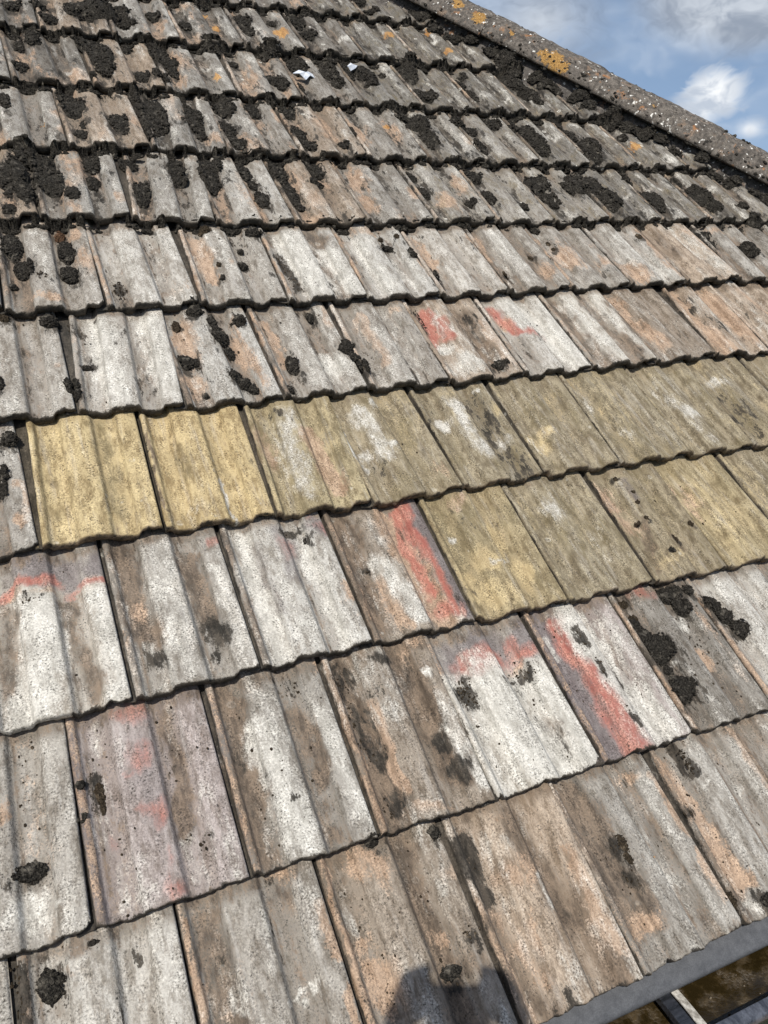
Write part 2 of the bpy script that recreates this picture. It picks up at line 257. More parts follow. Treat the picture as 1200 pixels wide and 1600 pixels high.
# ------------------------------------------------------------------ what each tile looks like (roof metres: x along the eaves, y up the slope)
# stains: kind, strength, (x, y, rx, ry) or half width and a path. W pale bloom, R red, B brown, T tan, K black algae, P purple grey, Y yellow, G green, O orange
OPS=[
('K',1,0.0114,((0.103,0.2863),(0.1095,0.2448),(0.1108,0.21))),
('T',.7,(0.1651,0.2538,0.0071,0.0058)),
('K',.6,0.0028,((0.2177,0.2593),(0.2164,0.173))),
('K',.8,(0.2455,0.2608,0.0045,0.0108)),
('B',.6,(0.1794,0.2757,0.0181,0.0075)),
('B',.5,(0.1494,0.2171,0.0204,0.0098)),
('W',.35,(0.2257,0.205,0.0101,0.0288)),
('W',.4,(0.2824,0.2151,0.0076,0.045)),
('T',.95,0.0054,((0.3098,0.272),(0.3081,0.2141),(0.3072,0.1447))),
('B',.85,0.0213,((0.3367,0.2674),(0.3428,0.2101),(0.3429,0.1323))),
('T',.6,(0.3333,0.1463,0.0166,0.0115)),
('K',.7,(0.3474,0.2048,0.0071,0.0108)),
('B',.7,(0.4165,0.2873,0.019,0.0138)),
('T',.6,(0.4465,0.2858,0.0221,0.0105)),
('T',.95,0.0096,((0.4854,0.2349),(0.4893,0.206),(0.4938,0.1743))),
('T',.9,0.0099,((0.4905,0.1181),(0.4899,0.0772))),
('W',1,(0.4494,0.1375,0.0074,0.0069)),
('W',1,(0.4351,0.1454,0.0041,0.0038)),
('W',.9,(0.4302,0.126,0.0089,0.0067)),
('W',.9,(0.4168,0.1159,0.0056,0.0051)),
('W',.7,0.0031,((0.3516,0.1843),(0.3526,0.1579),(0.3579,0.127))),
('K',.7,(0.426,0.2783,0.0052,0.0051)),
('K',.4,0.0025,((0.418,0.2331),(0.4178,0.1852),(0.4141,0.1183))),
('B',.7,(0.4988,0.2713,0.0064,0.0221)),
('T',.9,0.0053,((0.5097,0.2813),(0.511,0.1784),(0.5055,0.0755))),
('T',.85,(0.578,0.2586,0.0344,0.0308)),
('T',.85,(0.5415,0.1163,0.0261,0.0431)),
('T',.6,(0.5366,0.1758,0.0179,0.0182)),
('B',.95,0.0227,((0.6314,0.2719),(0.6301,0.2083),(0.6302,0.1536),(0.6326,0.0975),(0.6277,0.0365))),
('T',.8,(0.6893,0.2216,0.0132,0.0203)),
('K',.9,(0.6783,0.1295,0.0116,0.0161)),
('B',.9,(0.5345,0.1408,0.0105,0.0128)),
('B',.8,(0.5426,0.2712,0.0131,0.0108)),
('B',.8,(0.5365,0.2447,0.0065,0.0061)),
('T',.6,(0.6365,0.1372,0.0151,0.0184)),
('B',.8,(0.6282,0.1782,0.0095,0.0087)),
('W',.5,(0.5298,0.214,0.0081,0.0213)),
('B',.6,(0.6582,0.1052,0.0282,0.0206)),
('K',.95,0.0145,((0.724,0.2459),(0.7266,0.2102),(0.7308,0.1767))),
('T',.8,(0.7887,0.1883,0.032,0.0301)),
('T',.7,(0.7691,0.1138,0.0143,0.028)),
('T',.6,0.0119,((0.7319,0.1424),(0.7362,0.1046),(0.753,0.0737),(0.7697,0.0415))),
('B',.95,0.0248,((0.8156,0.2661),(0.826,0.1825),(0.8366,0.1435),(0.8529,0.0831),(0.8675,0.0101))),
('T',.8,0.0132,((0.8764,0.1884),(0.8751,0.1222),(0.8891,0.0457))),
('B',.75,0.0192,((0.718,0.2651),(0.717,0.1542),(0.7405,0.0287),(0.7621,-0.0103))),
('K',.5,(0.7729,0.0096,0.0195,0.02)),
('T',.6,(0.793,0.2677,0.0143,0.0141)),
('W',.8,0.0032,((0.8156,0.1781),(0.8183,0.1567),(0.8213,0.13))),
('T',.7,0.0068,((0.7051,0.2786),(0.709,0.1836),(0.7185,0.0686),(0.7223,0.0035))),
('B',.7,(0.8713,0.0258,0.0168,0.0119)),
('T',.5,(0.8648,0.0537,0.0148,0.0157)),
('B',1,0.0384,((0.9277,0.2703),(0.9345,0.2264),(0.939,0.1694),(0.9433,0.1148),(0.9475,0.0761))),
('K',1,(0.9702,0.165,0.0142,0.03)),
('K',.8,(0.9638,0.1179,0.0104,0.0211)),
('T',.8,(0.9471,0.0561,0.0291,0.0181)),
('T',.85,0.0103,((1.092,0.2459),(1.092,0.1943),(1.103,0.1507))),
('T',.8,0.0161,((1.091,0.1133),(1.101,0.0558))),
('K',.9,(1.103,0.0418,0.0148,0.0173)),
('B',.8,(1.07,0.0081,0.019,0.0111)),
('T',.6,(1.052,0.2583,0.0308,0.02)),
('O',.9,(1.025,0.1303,0.0048,0.004)),
('B',.6,(1.078,0.278,0.0525,0.0137)),
('K',.7,(1.048,0.2526,0.0077,0.011)),
('B',.8,0.0076,((1.105,0.1928),(1.108,0.1183),(1.115,0.0176))),
('W',.45,0.0095,((1.019,0.1859),(1.03,0.0828),(1.03,0.0266))),
('B',.6,(0.9482,0.0351,0.0333,0.0089)),
('T',.85,0.0218,((1.128,0.2585),(1.143,0.171),(1.144,0.092),(1.148,0.0509))),
('K',.9,(1.126,0.1779,0.0196,0.014)),
('K',.8,0.0123,((1.168,0.2823),(1.175,0.2338))),
('W',.6,(1.147,0.0191,0.0226,0.0135)),
('W',.7,(1.248,0.1826,0.0084,0.0068)),
('W',.7,(1.185,0.2028,0.0082,0.0067)),
('B',.6,(1.242,0.2746,0.0359,0.0169)),
('T',.7,0.013,((1.298,0.278),(1.301,0.1816))),
('W',.95,(0.1289,0.338,0.0273,0.028)),
('W',.9,(0.1609,0.3507,0.0119,0.008)),
('T',.8,(0.1085,0.4737,0.0069,0.0193)),
('T',.35,0.0169,((0.1474,0.5718),(0.1449,0.4352),(0.1527,0.399))),
('B',.3,0.0086,((0.127,0.5772),(0.1104,0.3634))),
('B',.35,(0.2042,0.5468,0.0118,0.0391)),
('K',.5,(0.1295,0.3653,0.0219,0.008)),
('R',.55,(0.2976,0.5089,0.0159,0.0217)),
('R',.6,(0.3041,0.4232,0.0136,0.0221)),
('R',.55,(0.307,0.3494,0.0074,0.0138)),
('R',.55,(0.3063,0.3082,0.0145,0.0133)),
('R',.5,(0.2895,0.5666,0.0234,0.0145)),
('R',.6,(0.2778,0.4832,0.0052,0.0057)),
('R',.5,(0.2798,0.4294,0.0067,0.0073)),
('R',.4,(0.2453,0.388,0.0048,0.0069)),
('P',.5,(0.2966,0.4637,0.0259,0.1045)),
('P',.75,0.0087,((0.2067,0.5659),(0.2073,0.4167),(0.2095,0.2965))),
('P',.5,0.0204,((0.4074,0.5661),(0.4053,0.4527),(0.3992,0.3151))),
('B',.95,0.0149,((0.3397,0.564),(0.3438,0.5044),(0.3409,0.4322),(0.3377,0.3915))),
('K',.75,(0.354,0.3517,0.0077,0.0115)),
('W',.35,0.0104,((0.2422,0.5666),(0.2365,0.4712),(0.2391,0.3812),(0.2352,0.3079))),
('W',.45,0.0091,((0.3375,0.378),(0.3374,0.317))),
('B',.7,(0.2306,0.4776,0.0075,0.0186)),
('B',1,0.0232,((0.4392,0.5856),(0.4419,0.5144),(0.4332,0.4185),(0.4313,0.3493),(0.4343,0.3088))),
('K',.4,(0.4347,0.4546,0.0113,0.0401)),
('W',.8,0.0254,((0.476,0.5054),(0.481,0.4318),(0.4865,0.3648),(0.4926,0.3136))),
('W',.85,0.0154,((0.5801,0.4946),(0.5845,0.4165),(0.5893,0.3272))),
('B',.85,0.0184,((0.5385,0.5163),(0.5493,0.4649),(0.5545,0.4084))),
('B',.5,(0.5347,0.3595,0.0194,0.0329)),
('B',.75,(0.5377,0.3102,0.019,0.0121)),
('K',.9,(0.5533,0.5552,0.0116,0.016)),
('B',.7,(0.4874,0.5794,0.041,0.0159)),
('W',.4,(0.4958,0.5327,0.0122,0.0241)),
('T',.6,0.0038,((0.4074,0.5661),(0.4075,0.4821),(0.4077,0.3302))),
('T',.5,(0.5951,0.5764,0.0131,0.0165)),
('K',.8,(0.496,0.387,0.0048,0.0039)),
('B',1,0.0264,((0.6247,0.5633),(0.6255,0.4829),(0.6295,0.4221),(0.6337,0.3448),(0.643,0.3018))),
('K',.6,0.0183,((0.6226,0.5638),(0.6289,0.4765),(0.6281,0.4119))),
('K',.7,(0.6329,0.3311,0.0163,0.0237)),
('T',.9,0.0096,((0.6609,0.4907),(0.654,0.4049),(0.6628,0.3304))),
('B',1,0.0261,((0.7395,0.5723),(0.7438,0.4823),(0.7518,0.4154),(0.7575,0.3553))),
('K',.8,(0.7533,0.3996,0.0147,0.0176)),
('K',.7,(0.7575,0.3553,0.0178,0.0234)),
('T',.5,(0.7586,0.574,0.0264,0.0175)),
('W',.9,(0.7761,0.523,0.0143,0.0122)),
('T',.5,0.0103,((0.7761,0.4847),(0.7819,0.3919))),
('W',.65,0.016,((0.776,0.4671),(0.7788,0.385),(0.7916,0.3194))),
('T',.8,(0.685,0.3041,0.0418,0.0119)),
('K',.75,(0.6355,0.5548,0.0289,0.0212)),
('K',.9,(0.7001,0.5632,0.0208,0.0146)),
('W',.35,(0.6864,0.5484,0.0137,0.0168)),
('T',.75,0.0052,((0.6003,0.5751),(0.6083,0.4173),(0.6062,0.3078))),
('W',.2,(0.6882,0.4389,0.0132,0.0441)),
('P',.95,(0.8787,0.5434,0.0915,0.0435)),
('P',.95,(0.985,0.5409,0.0377,0.0451)),
('R',.95,(0.8546,0.5188,0.0112,0.0175)),
('R',1,(0.8984,0.521,0.0306,0.0228)),
('R',.7,(0.9557,0.5345,0.0119,0.0235)),
('R',.9,(0.975,0.5131,0.0345,0.013)),
('R',.5,(0.8403,0.5297,0.0173,0.015)),
('T',.6,(0.9168,0.4989,0.0704,0.0063)),
('W',1,0.0582,((0.8693,0.4674),(0.8812,0.3994),(0.9116,0.3347),(0.9458,0.3032))),
('W',1,0.0283,((0.971,0.4607),(0.9839,0.3844),(0.9964,0.3003))),
('W',.9,0.0187,((0.803,0.5019),(0.8102,0.4067),(0.8154,0.3022))),
('K',.85,(0.8353,0.4759,0.0267,0.0312)),
('B',.6,(0.8241,0.4374,0.0215,0.0256)),
('K',.85,(0.9462,0.483,0.0337,0.0101)),
('B',.7,(0.9496,0.3699,0.0251,0.0394)),
('B',.6,(0.9535,0.3289,0.0174,0.018)),
('P',1,0.0431,((1.029,0.5646),(1.028,0.4529),(1.028,0.3551),(1.032,0.2963))),
('R',1,0.0151,((1.069,0.5627),(1.066,0.5009),(1.071,0.4426),(1.079,0.3866))),
('R',1,0.0228,((1.08,0.3962),(1.084,0.3356),(1.079,0.2949))),
('W',1,0.0336,((1.102,0.5666),(1.113,0.4754),(1.131,0.3997),(1.152,0.3165))),
('W',.55,0.029,((1.17,0.5473),(1.177,0.4361),(1.199,0.3102))),
('K',.9,0.0085,((1.093,0.5298),(1.099,0.5014))),
('K',.9,0.0084,((1.099,0.468),(1.1,0.4393))),
('K',.8,0.0082,((1.105,0.3713),(1.11,0.3517))),
('K',.5,0.0056,((1.123,0.4492),(1.135,0.3697))),
('W',.8,0.0055,((1.038,0.5423),(1.041,0.4884))),
('B',.7,(1.237,0.5687,0.0463,0.0206)),
('T',1,(1.33,0.4213,0.0141,0.022)),
('T',1,(1.33,0.3993,0.0109,0.0136)),
('W',.8,(1.328,0.5007,0.0159,0.0174)),
('R',.45,(1.287,0.5759,0.0254,0.015)),
('B',.4,(1.387,0.4993,0.0655,0.0383)),
('T',.5,0.0114,((1.381,0.538),(1.386,0.4631),(1.382,0.3463))),
('W',.6,(1.26,0.4164,0.0151,0.0107)),
('W',.3,(1.185,0.3324,0.0707,0.037)),
('T',.8,0.0073,((1.206,0.5609),(1.198,0.4445),(1.208,0.3017))),
('W',.4,(1.493,0.5371,0.0694,0.0468)),
('W',.4,(1.467,0.423,0.0502,0.0721)),
('T',.8,0.0098,((1.4,0.5414),(1.407,0.4227),(1.411,0.3193))),
('P',.9,(0.1967,0.8589,0.0574,0.0428)),
('P',.9,(0.2426,0.8498,0.0255,0.0381)),
('P',.9,(0.2857,0.8567,0.0262,0.0311)),
('R',1,0.0102,((0.1449,0.8146),(0.1738,0.8241),(0.2132,0.8344))),
('R',.8,(0.1951,0.8282,0.0264,0.011)),
('R',.9,(0.2437,0.8071,0.0106,0.0074)),
('R',1,0.01,((0.2623,0.8206),(0.3018,0.8163))),
('T',.75,0.0075,((0.1396,0.8074),(0.1902,0.8014),(0.2143,0.812))),
('T',.6,0.005,((0.2559,0.8033),(0.2978,0.8033))),
('K',.6,(0.1783,0.7956,0.0203,0.0059)),
('W',1,0.0325,((0.1891,0.7755),(0.1891,0.6959),(0.1704,0.6259),(0.154,0.5947))),
('W',1,0.0159,((0.2783,0.7741),(0.2849,0.6621),(0.2871,0.6071))),
('B',.85,0.0156,((0.2308,0.7903),(0.2353,0.6962),(0.2472,0.6118))),
('B',.7,0.0168,((0.1435,0.7797),(0.1309,0.6461))),
('B',1,0.0238,((0.3294,0.8586),(0.3303,0.7447),(0.346,0.6877))),
('T',.6,(0.3372,0.7554,0.013,0.027)),
('K',.6,(0.3406,0.6488,0.0173,0.0294)),
('W',.6,(0.3371,0.6724,0.0097,0.0138)),
('W',.65,0.0238,((0.3855,0.8411),(0.3888,0.7505),(0.3846,0.6544),(0.4026,0.6114))),
('T',.35,0.02,((0.3995,0.7925),(0.3927,0.6595),(0.4037,0.6168))),
('B',.85,0.0191,((0.4281,0.8368),(0.436,0.753),(0.4436,0.7015))),
('K',1,(0.4452,0.6673,0.0186,0.031)),
('K',.85,(0.437,0.6282,0.0152,0.0162)),
('W',.7,0.0161,((0.4728,0.8039),(0.4806,0.7119),(0.4911,0.6014))),
('T',.4,0.015,((0.4728,0.8039),(0.4806,0.7119),(0.4911,0.6014))),
('R',.6,(0.4911,0.8577,0.0136,0.014)),
('W',.5,0.0039,((0.3152,0.8483),(0.3215,0.7346),(0.3133,0.6059))),
('W',.5,(0.4037,0.6168,0.0198,0.0158)),
('W',.95,0.0174,((0.5341,0.8538),(0.5282,0.7335),(0.5353,0.6564),(0.5401,0.6072))),
('P',.6,0.0177,((0.6102,0.8613),(0.6114,0.7901),(0.6045,0.7505))),
('R',.3,(0.6101,0.8183,0.0143,0.0283)),
('W',1,0.0118,((0.6467,0.8185),(0.6474,0.7082),(0.6544,0.6107))),
('K',.95,(0.6328,0.8543,0.0244,0.0117)),
('P',.9,(0.6818,0.8512,0.02,0.0296)),
('R',.45,(0.6809,0.8484,0.0125,0.0207)),
('T',.75,(0.6837,0.6939,0.0155,0.0346)),
('W',.9,(0.606,0.7556,0.0058,0.0068)),
('W',.7,(0.5839,0.7282,0.0091,0.0092)),
('W',.65,(0.5816,0.6963,0.0136,0.0128)),
('W',.6,(0.5932,0.6433,0.029,0.0322)),
('T',.6,(0.5103,0.6992,0.0043,0.0376)),
('P',.4,0.0101,((0.5591,0.8281),(0.5567,0.7339),(0.5592,0.6821))),
('W',.4,(0.5328,0.6879,0.0153,0.0627)),
('B',.95,0.0246,((0.7325,0.8571),(0.7302,0.7825),(0.7283,0.7156),(0.7221,0.6332))),
('W',.85,0.0227,((0.7754,0.7366),(0.7881,0.6853),(0.8003,0.6223))),
('T',.7,0.0111,((0.7539,0.72),(0.7609,0.6508),(0.77,0.6031))),
('T',.95,0.0244,((0.8217,0.8535),(0.8274,0.7491),(0.8356,0.6643),(0.8473,0.6052))),
('R',1,0.0106,((0.8506,0.8719),(0.8409,0.8042),(0.842,0.7521),(0.8421,0.6963),(0.8453,0.6719))),
('R',1,0.0093,((0.8647,0.8616),(0.8651,0.7727),(0.8718,0.7129),(0.8728,0.6523),(0.8731,0.6101))),
('R',.85,(0.8586,0.6254,0.0258,0.0162)),
('P',1,0.0241,((0.8843,0.8582),(0.8855,0.7688),(0.8985,0.696),(0.9004,0.6176))),
('T',.6,0.0053,((0.8499,0.8485),(0.8517,0.7429),(0.851,0.6446))),
('W',.3,(0.7858,0.8144,0.0235,0.0328)),
('K',.9,(0.7439,0.7415,0.0063,0.007)),
('T',.5,0.0061,((0.708,0.8614),(0.7118,0.7149),(0.7113,0.6101))),
('Y',1,(0.9882,0.7116,0.0338,0.0298)),
('Y',.9,(1.026,0.7544,0.0203,0.0372)),
('Y',.9,(0.9218,0.6742,0.0243,0.0256)),
('Y',.85,(0.9554,0.6333,0.0516,0.0252)),
('Y',.9,(1.039,0.6704,0.0172,0.0412)),
('T',.6,(0.9887,0.8596,0.0263,0.0163)),
('W',.8,(1.007,0.708,0.0199,0.0075)),
('W',1,(0.9386,0.7784,0.0042,0.0092)),
('G',.8,0.0194,((0.9312,0.8342),(0.9333,0.7567),(0.9345,0.7119))),
('G',.6,(0.9885,0.8162,0.0289,0.0318)),
('G',.7,(1.082,0.8077,0.0333,0.026)),
('K',.35,(0.9764,0.8056,0.0201,0.022)),
('G',.6,(1.079,0.6534,0.0291,0.059)),
('W',.6,(1.184,0.8047,0.0206,0.0368)),
('G',.4,(1.202,0.7375,0.063,0.0969)),
('W',.25,(1.25,0.6962,0.0224,0.0639)),
('T',.75,(1.328,0.7953,0.0304,0.0554)),
('T',.7,(1.334,0.7263,0.0301,0.04)),
('P',.7,0.014,((1.399,0.8492),(1.397,0.801))),
('B',.9,0.0138,((1.425,0.7045),(1.429,0.6654))),
('G',.5,(1.443,0.7442,0.0353,0.0695)),
('Y',.5,(1.389,0.6373,0.0506,0.0225)),
('B',.6,0.0066,((1.379,0.7553),(1.341,0.6153))),
('T',.5,(1.53,0.7644,0.0442,0.0719)),
('Y',.5,(1.591,0.7181,0.0563,0.0891)),
('Y',.5,(1.728,0.7684,0.0401,0.0949)),
('T',.9,(0.1965,1.101,0.0063,0.045)),
('T',1,(0.1895,1.033,0.0152,0.0171)),
('T',1,(0.1953,0.9912,0.01,0.0361)),
('T',1,(0.182,0.9499,0.0157,0.0174)),
('W',.5,(0.1974,1.069,0.0103,0.0117)),
('G',.65,0.0222,((0.3298,1.151),(0.3387,1.048),(0.3406,0.9382))),
('G',.4,0.0145,((0.2297,1.132),(0.2347,1.013),(0.2331,0.9571))),
('Y',.5,(0.2674,1.022,0.0317,0.1017)),
('Y',.5,(0.3846,1.033,0.0158,0.0761)),
('W',1,0.0035,((0.5204,0.9874),(0.5224,0.9505),(0.5261,0.9261),(0.5341,0.8867))),
('G',.5,(0.4666,1.036,0.0236,0.0626)),
('G',.45,0.0121,((0.5286,1.125),(0.5353,0.9943))),
('B',.7,0.004,((0.4158,1.148),(0.4153,1.044),(0.4173,0.9247))),
('W',.3,(0.4588,0.9173,0.0113,0.0288)),
('Y',.6,(0.4873,0.9416,0.0302,0.0295)),
('Y',.5,(0.4494,1.086,0.0166,0.0643)),
('T',.8,(0.6298,1.059,0.0207,0.0667)),
('T',.8,0.0215,((0.7259,1.078),(0.7366,1.004),(0.7424,0.9264))),
('W',.65,0.0261,((0.6998,1.138),(0.6752,1.016),(0.6824,0.927))),
('K',.5,(0.6853,1.139,0.0271,0.0178)),
('G',.5,0.0306,((0.6844,1.122),(0.6712,0.9413))),
('G',.6,0.0122,((0.7627,1.13),(0.7754,0.9565))),
('Y',.5,(0.6391,1.128,0.0132,0.0349)),
('W',.85,0.0202,((0.8583,1.127),(0.8666,1.052),(0.8735,0.9883))),
('W',.9,(0.9008,1.026,0.0117,0.0106)),
('W',.8,(0.8304,1.003,0.0126,0.0154)),
('W',.9,(0.8965,1.147,0.009,0.0095)),
('W',.7,(0.9015,1.005,0.0116,0.0105)),
('G',.7,(0.9331,1.018,0.0355,0.1063)),
('T',.5,(0.9733,0.9338,0.0207,0.0307)),
('Y',.5,(0.9895,1.083,0.0216,0.0262)),
('K',.4,(0.8399,0.9629,0.0279,0.0334)),
('W',.85,0.0056,((0.8001,1.162),(0.8025,1.036),(0.8134,0.967))),
('W',.8,0.0207,((1.087,1.119),(1.087,1.042),(1.097,0.9623))),
('W',1,(1.038,1.064,0.0172,0.015)),
('W',1,(1.092,1.032,0.0096,0.0075)),
('K',.55,0.029,((1.139,1.133),(1.145,0.9697),(1.154,0.9057))),
('G',.6,(1.012,0.989,0.0457,0.0712)),
('Y',.8,(1.181,1.082,0.0151,0.0157)),
('W',.6,(1.157,1.003,0.0228,0.0187)),
('W',.9,(1.162,1.152,0.0067,0.0061)),
('W',.9,(1.181,1.142,0.0068,0.0061)),
('K',.4,(1.012,1.099,0.0281,0.0569)),
('Y',1,(1.229,0.9781,0.0251,0.0225)),
('W',.5,(1.229,0.9781,0.0218,0.0187)),
('Y',1,(1.27,1.008,0.0189,0.0135)),
('W',.5,(1.27,1.008,0.0155,0.0096)),
('G',.5,(1.294,1.064,0.0876,0.0599)),
('G',.4,(1.465,1.043,0.0563,0.0824)),
('W',.4,0.0148,((1.431,1.131),(1.436,1.026),(1.495,0.9388))),
('W',.45,0.0183,((1.662,1.106),(1.68,0.9954),(1.698,0.9203))),
('W',.8,(1.697,1.014,0.0328,0.0193)),
('K',.5,(1.839,0.997,0.0649,0.0877)),
('W',.6,(1.856,1.108,0.0309,0.0209)),
('T',.8,(0.2879,1.299,0.0105,0.0158)),
('B',1,(0.2877,1.297,0.0047,0.007)),
('B',.2,(0.2071,1.248,0.022,0.03)),
('W',.8,0.0269,((0.3718,1.431),(0.3731,1.317),(0.3802,1.211))),
('W',.8,0.0283,((0.4711,1.444),(0.4753,1.327),(0.4854,1.216))),
('K',.8,(0.3299,1.426,0.0185,0.027)),
('B',.5,(0.3351,1.349,0.0145,0.0368)),
('B',.4,0.0125,((0.424,1.437),(0.4219,1.313),(0.4248,1.258))),
('T',.95,(0.5463,1.365,0.0242,0.0825)),
('T',.9,(0.5339,1.229,0.0219,0.0541)),
('T',.85,(0.6498,1.321,0.0279,0.0708)),
('T',.7,(0.6639,1.411,0.0201,0.0249)),
('T',.7,(0.6736,1.242,0.0138,0.0529)),
('T',.9,0.0071,((0.703,1.45),(0.6967,1.317),(0.7042,1.192))),
('B',.6,(0.5576,1.418,0.0274,0.0305)),
('T',.75,0.0161,((0.7265,1.427),(0.7343,1.354),(0.736,1.268))),
('W',1,(0.8473,1.257,0.039,0.0358)),
('T',.8,(0.8808,1.422,0.011,0.0352)),
('W',.5,0.0176,((0.7867,1.402),(0.7871,1.279),(0.7921,1.201))),
('T',.7,0.0078,((0.8989,1.438),(0.9023,1.33))),
('T',.7,0.0145,((0.9546,1.413),(0.9634,1.359),(0.9636,1.242))),
('B',.4,0.013,((1.015,1.443),(1.011,1.3))),
('T',.6,(1.067,1.437,0.0239,0.0231)),
('W',.45,0.0476,((0.9951,1.344),(1.004,1.198))),
('R',1,0.0138,((1.14,1.433),(1.134,1.36),(1.115,1.321))),
('R',.85,0.0157,((1.159,1.395),(1.159,1.331))),
('W',.6,0.0069,((1.154,1.411),(1.15,1.343))),
('W',1,(1.129,1.29,0.0239,0.0217)),
('W',.85,(1.173,1.226,0.0515,0.0339)),
('W',.5,(1.113,1.206,0.0233,0.0207)),
('B',1,0.0304,((1.22,1.423),(1.23,1.328),(1.239,1.23))),
('K',.5,0.0126,((1.245,1.405),(1.248,1.313))),
('T',.7,0.018,((1.274,1.357),(1.282,1.232))),
('W',.5,0.0144,((1.279,1.368),(1.282,1.232))),
('K',.7,0.012,((1.109,1.43),(1.113,1.368))),
('B',.5,(1.099,1.271,0.0235,0.0341)),
('R',.95,0.0132,((1.337,1.436),(1.341,1.378),(1.355,1.33),(1.417,1.313))),
('T',.8,(1.336,1.364,0.0263,0.033)),
('W',1,0.0388,((1.399,1.432),(1.436,1.333),(1.469,1.215))),
('W',1,0.0277,((1.492,1.44),(1.505,1.281),(1.5,1.201))),
('B',.5,(1.347,1.271,0.026,0.0496)),
('B',.4,(1.351,1.226,0.0258,0.0176)),
('B',.95,0.028,((1.526,1.435),(1.528,1.302),(1.546,1.19))),
('W',.55,0.0204,((1.56,1.423),(1.576,1.299),(1.607,1.197))),
('B',.85,0.0208,((1.616,1.441),(1.629,1.319),(1.664,1.206))),
('T',.8,0.0217,((1.731,1.435),(1.738,1.323),(1.768,1.235))),
('B',.7,0.0191,((1.69,1.403),(1.707,1.24))),
('T',.95,0.0257,((1.953,1.442),(1.94,1.322),(1.972,1.205))),
('K',.5,0.0213,((1.978,1.427),(1.985,1.319),(2.008,1.252))),
('T',.9,0.0318,((2.055,1.451),(2.077,1.313),(2.105,1.206))),
('B',.7,0.0195,((2.06,1.423),(2.081,1.286))),
('T',.8,0.0258,((2.212,1.458),(2.227,1.343))),
('B',.8,(1.93,1.443,0.0424,0.022)),
('T',.85,(0.3785,1.627,0.024,0.0615)),
('T',.8,(0.2834,1.508,0.0297,0.016)),
('T',.5,(0.2262,1.559,0.0171,0.0285)),
('K',.6,(0.2847,1.573,0.0126,0.0167)),
('T',.8,(0.3741,1.741,0.0164,0.028)),
('K',.85,(0.4352,1.528,0.0173,0.0421)),
('B',.55,0.017,((0.5374,1.728),(0.5396,1.589),(0.5385,1.513))),
('T',.4,(0.5707,1.533,0.0198,0.0305)),
('T',.7,0.0052,((0.401,1.717),(0.4015,1.499))),
('B',.5,(0.4297,1.724,0.0167,0.0281)),
('W',.4,0.0192,((0.4746,1.74),(0.4801,1.569))),
('T',.95,0.0225,((0.6418,1.727),(0.641,1.655),(0.6394,1.563))),
('T',.7,(0.701,1.621,0.0092,0.0141)),
('W',.4,0.0149,((0.6976,1.702),(0.6976,1.516))),
('T',.8,0.0071,((0.6031,1.752),(0.5989,1.499))),
('B',.6,(0.624,1.708,0.0151,0.0436)),
('W',1,0.0419,((0.8739,1.701),(0.8887,1.507))),
('W',.9,0.0233,((0.9505,1.649),(0.9736,1.491))),
('K',.95,0.0142,((0.8277,1.637),(0.8371,1.505))),
('B',.85,0.0165,((0.9298,1.6),(0.9449,1.504))),
('B',1,(0.826,1.706,0.0229,0.0378)),
('B',.95,(0.9462,1.705,0.0343,0.0335)),
('T',.8,0.0077,((0.799,1.696),(0.8041,1.488))),
('W',.7,0.0277,((1.054,1.699),(1.069,1.498))),
('T',.75,(1.086,1.738,0.0364,0.0269)),
('B',.5,0.0136,((1.019,1.673),(1.019,1.524))),
('W',.6,0.0142,((1.115,1.62),(1.138,1.495))),
('T',.7,(1.194,1.567,0.0147,0.0456)),
('T',.7,0.0084,((1.01,1.725),(1.002,1.49))),
('T',.75,0.0169,((1.23,1.724),(1.232,1.591))),
('B',.6,0.0149,((1.22,1.724),(1.222,1.566))),
('T',.85,0.0118,((1.397,1.723),(1.4,1.495))),
('T',.7,0.0179,((1.411,1.709),(1.404,1.586))),
('T',.7,(1.556,1.554,0.0377,0.0432)),
('W',.6,0.0203,((1.469,1.723),(1.484,1.504))),
('B',.5,0.0146,((1.534,1.728),(1.558,1.527))),
('T',.9,(1.66,1.612,0.0438,0.0734)),
('T',.9,0.0105,((1.613,1.722),(1.599,1.486))),
('T',.6,(1.781,1.575,0.0364,0.0397)),
('B',.7,0.0186,((1.83,1.736),(1.827,1.631))),
('T',.9,(1.846,1.53,0.0555,0.045)),
('T',.5,(1.786,1.661,0.0322,0.0472)),
('T',.7,(1.999,1.736,0.0398,0.0252)),
('W',.6,0.0288,((1.897,1.69),(1.966,1.497))),
('T',.7,0.0169,((1.994,1.689),(1.989,1.496))),
('B',.6,0.02,((2.049,1.735),(2.057,1.596))),
('W',.5,0.0415,((2.136,1.751),(2.19,1.533))),
('T',.8,0.0131,((2.178,1.735),(2.22,1.502))),
('T',.6,(2.312,1.735,0.0384,0.0331)),
('T',.8,(0.2474,1.846,0.0213,0.0434)),
('T',.8,(0.4114,1.992,0.0177,0.0538)),
('T',.8,(0.3915,1.899,0.0143,0.0307)),
('T',.8,(0.4932,1.851,0.0207,0.0356)),
('T',.8,(0.5315,1.944,0.0214,0.0483)),
('T',.8,(0.7342,1.856,0.0195,0.0534)),
('T',.8,(0.7421,1.924,0.0165,0.0387)),
('T',.8,(1.131,1.864,0.0264,0.0633)),
('T',.8,(1.148,1.968,0.0309,0.0545)),
('T',.8,(1.289,1.897,0.016,0.036)),
('T',.8,(1.376,1.839,0.0369,0.0475)),
('T',.8,(0.9588,1.96,0.0216,0.0701)),
('T',.8,(0.9826,1.861,0.0322,0.0448)),
('T',.8,(1.045,2.003,0.015,0.0363)),
('T',.8,(1.466,1.948,0.0215,0.0632)),
('T',.8,(0.9988,2.261,0.0173,0.0471)),
('T',.8,(0.9371,2.427,0.0271,0.0358)),
('T',.8,(0.7513,2.438,0.0219,0.049)),
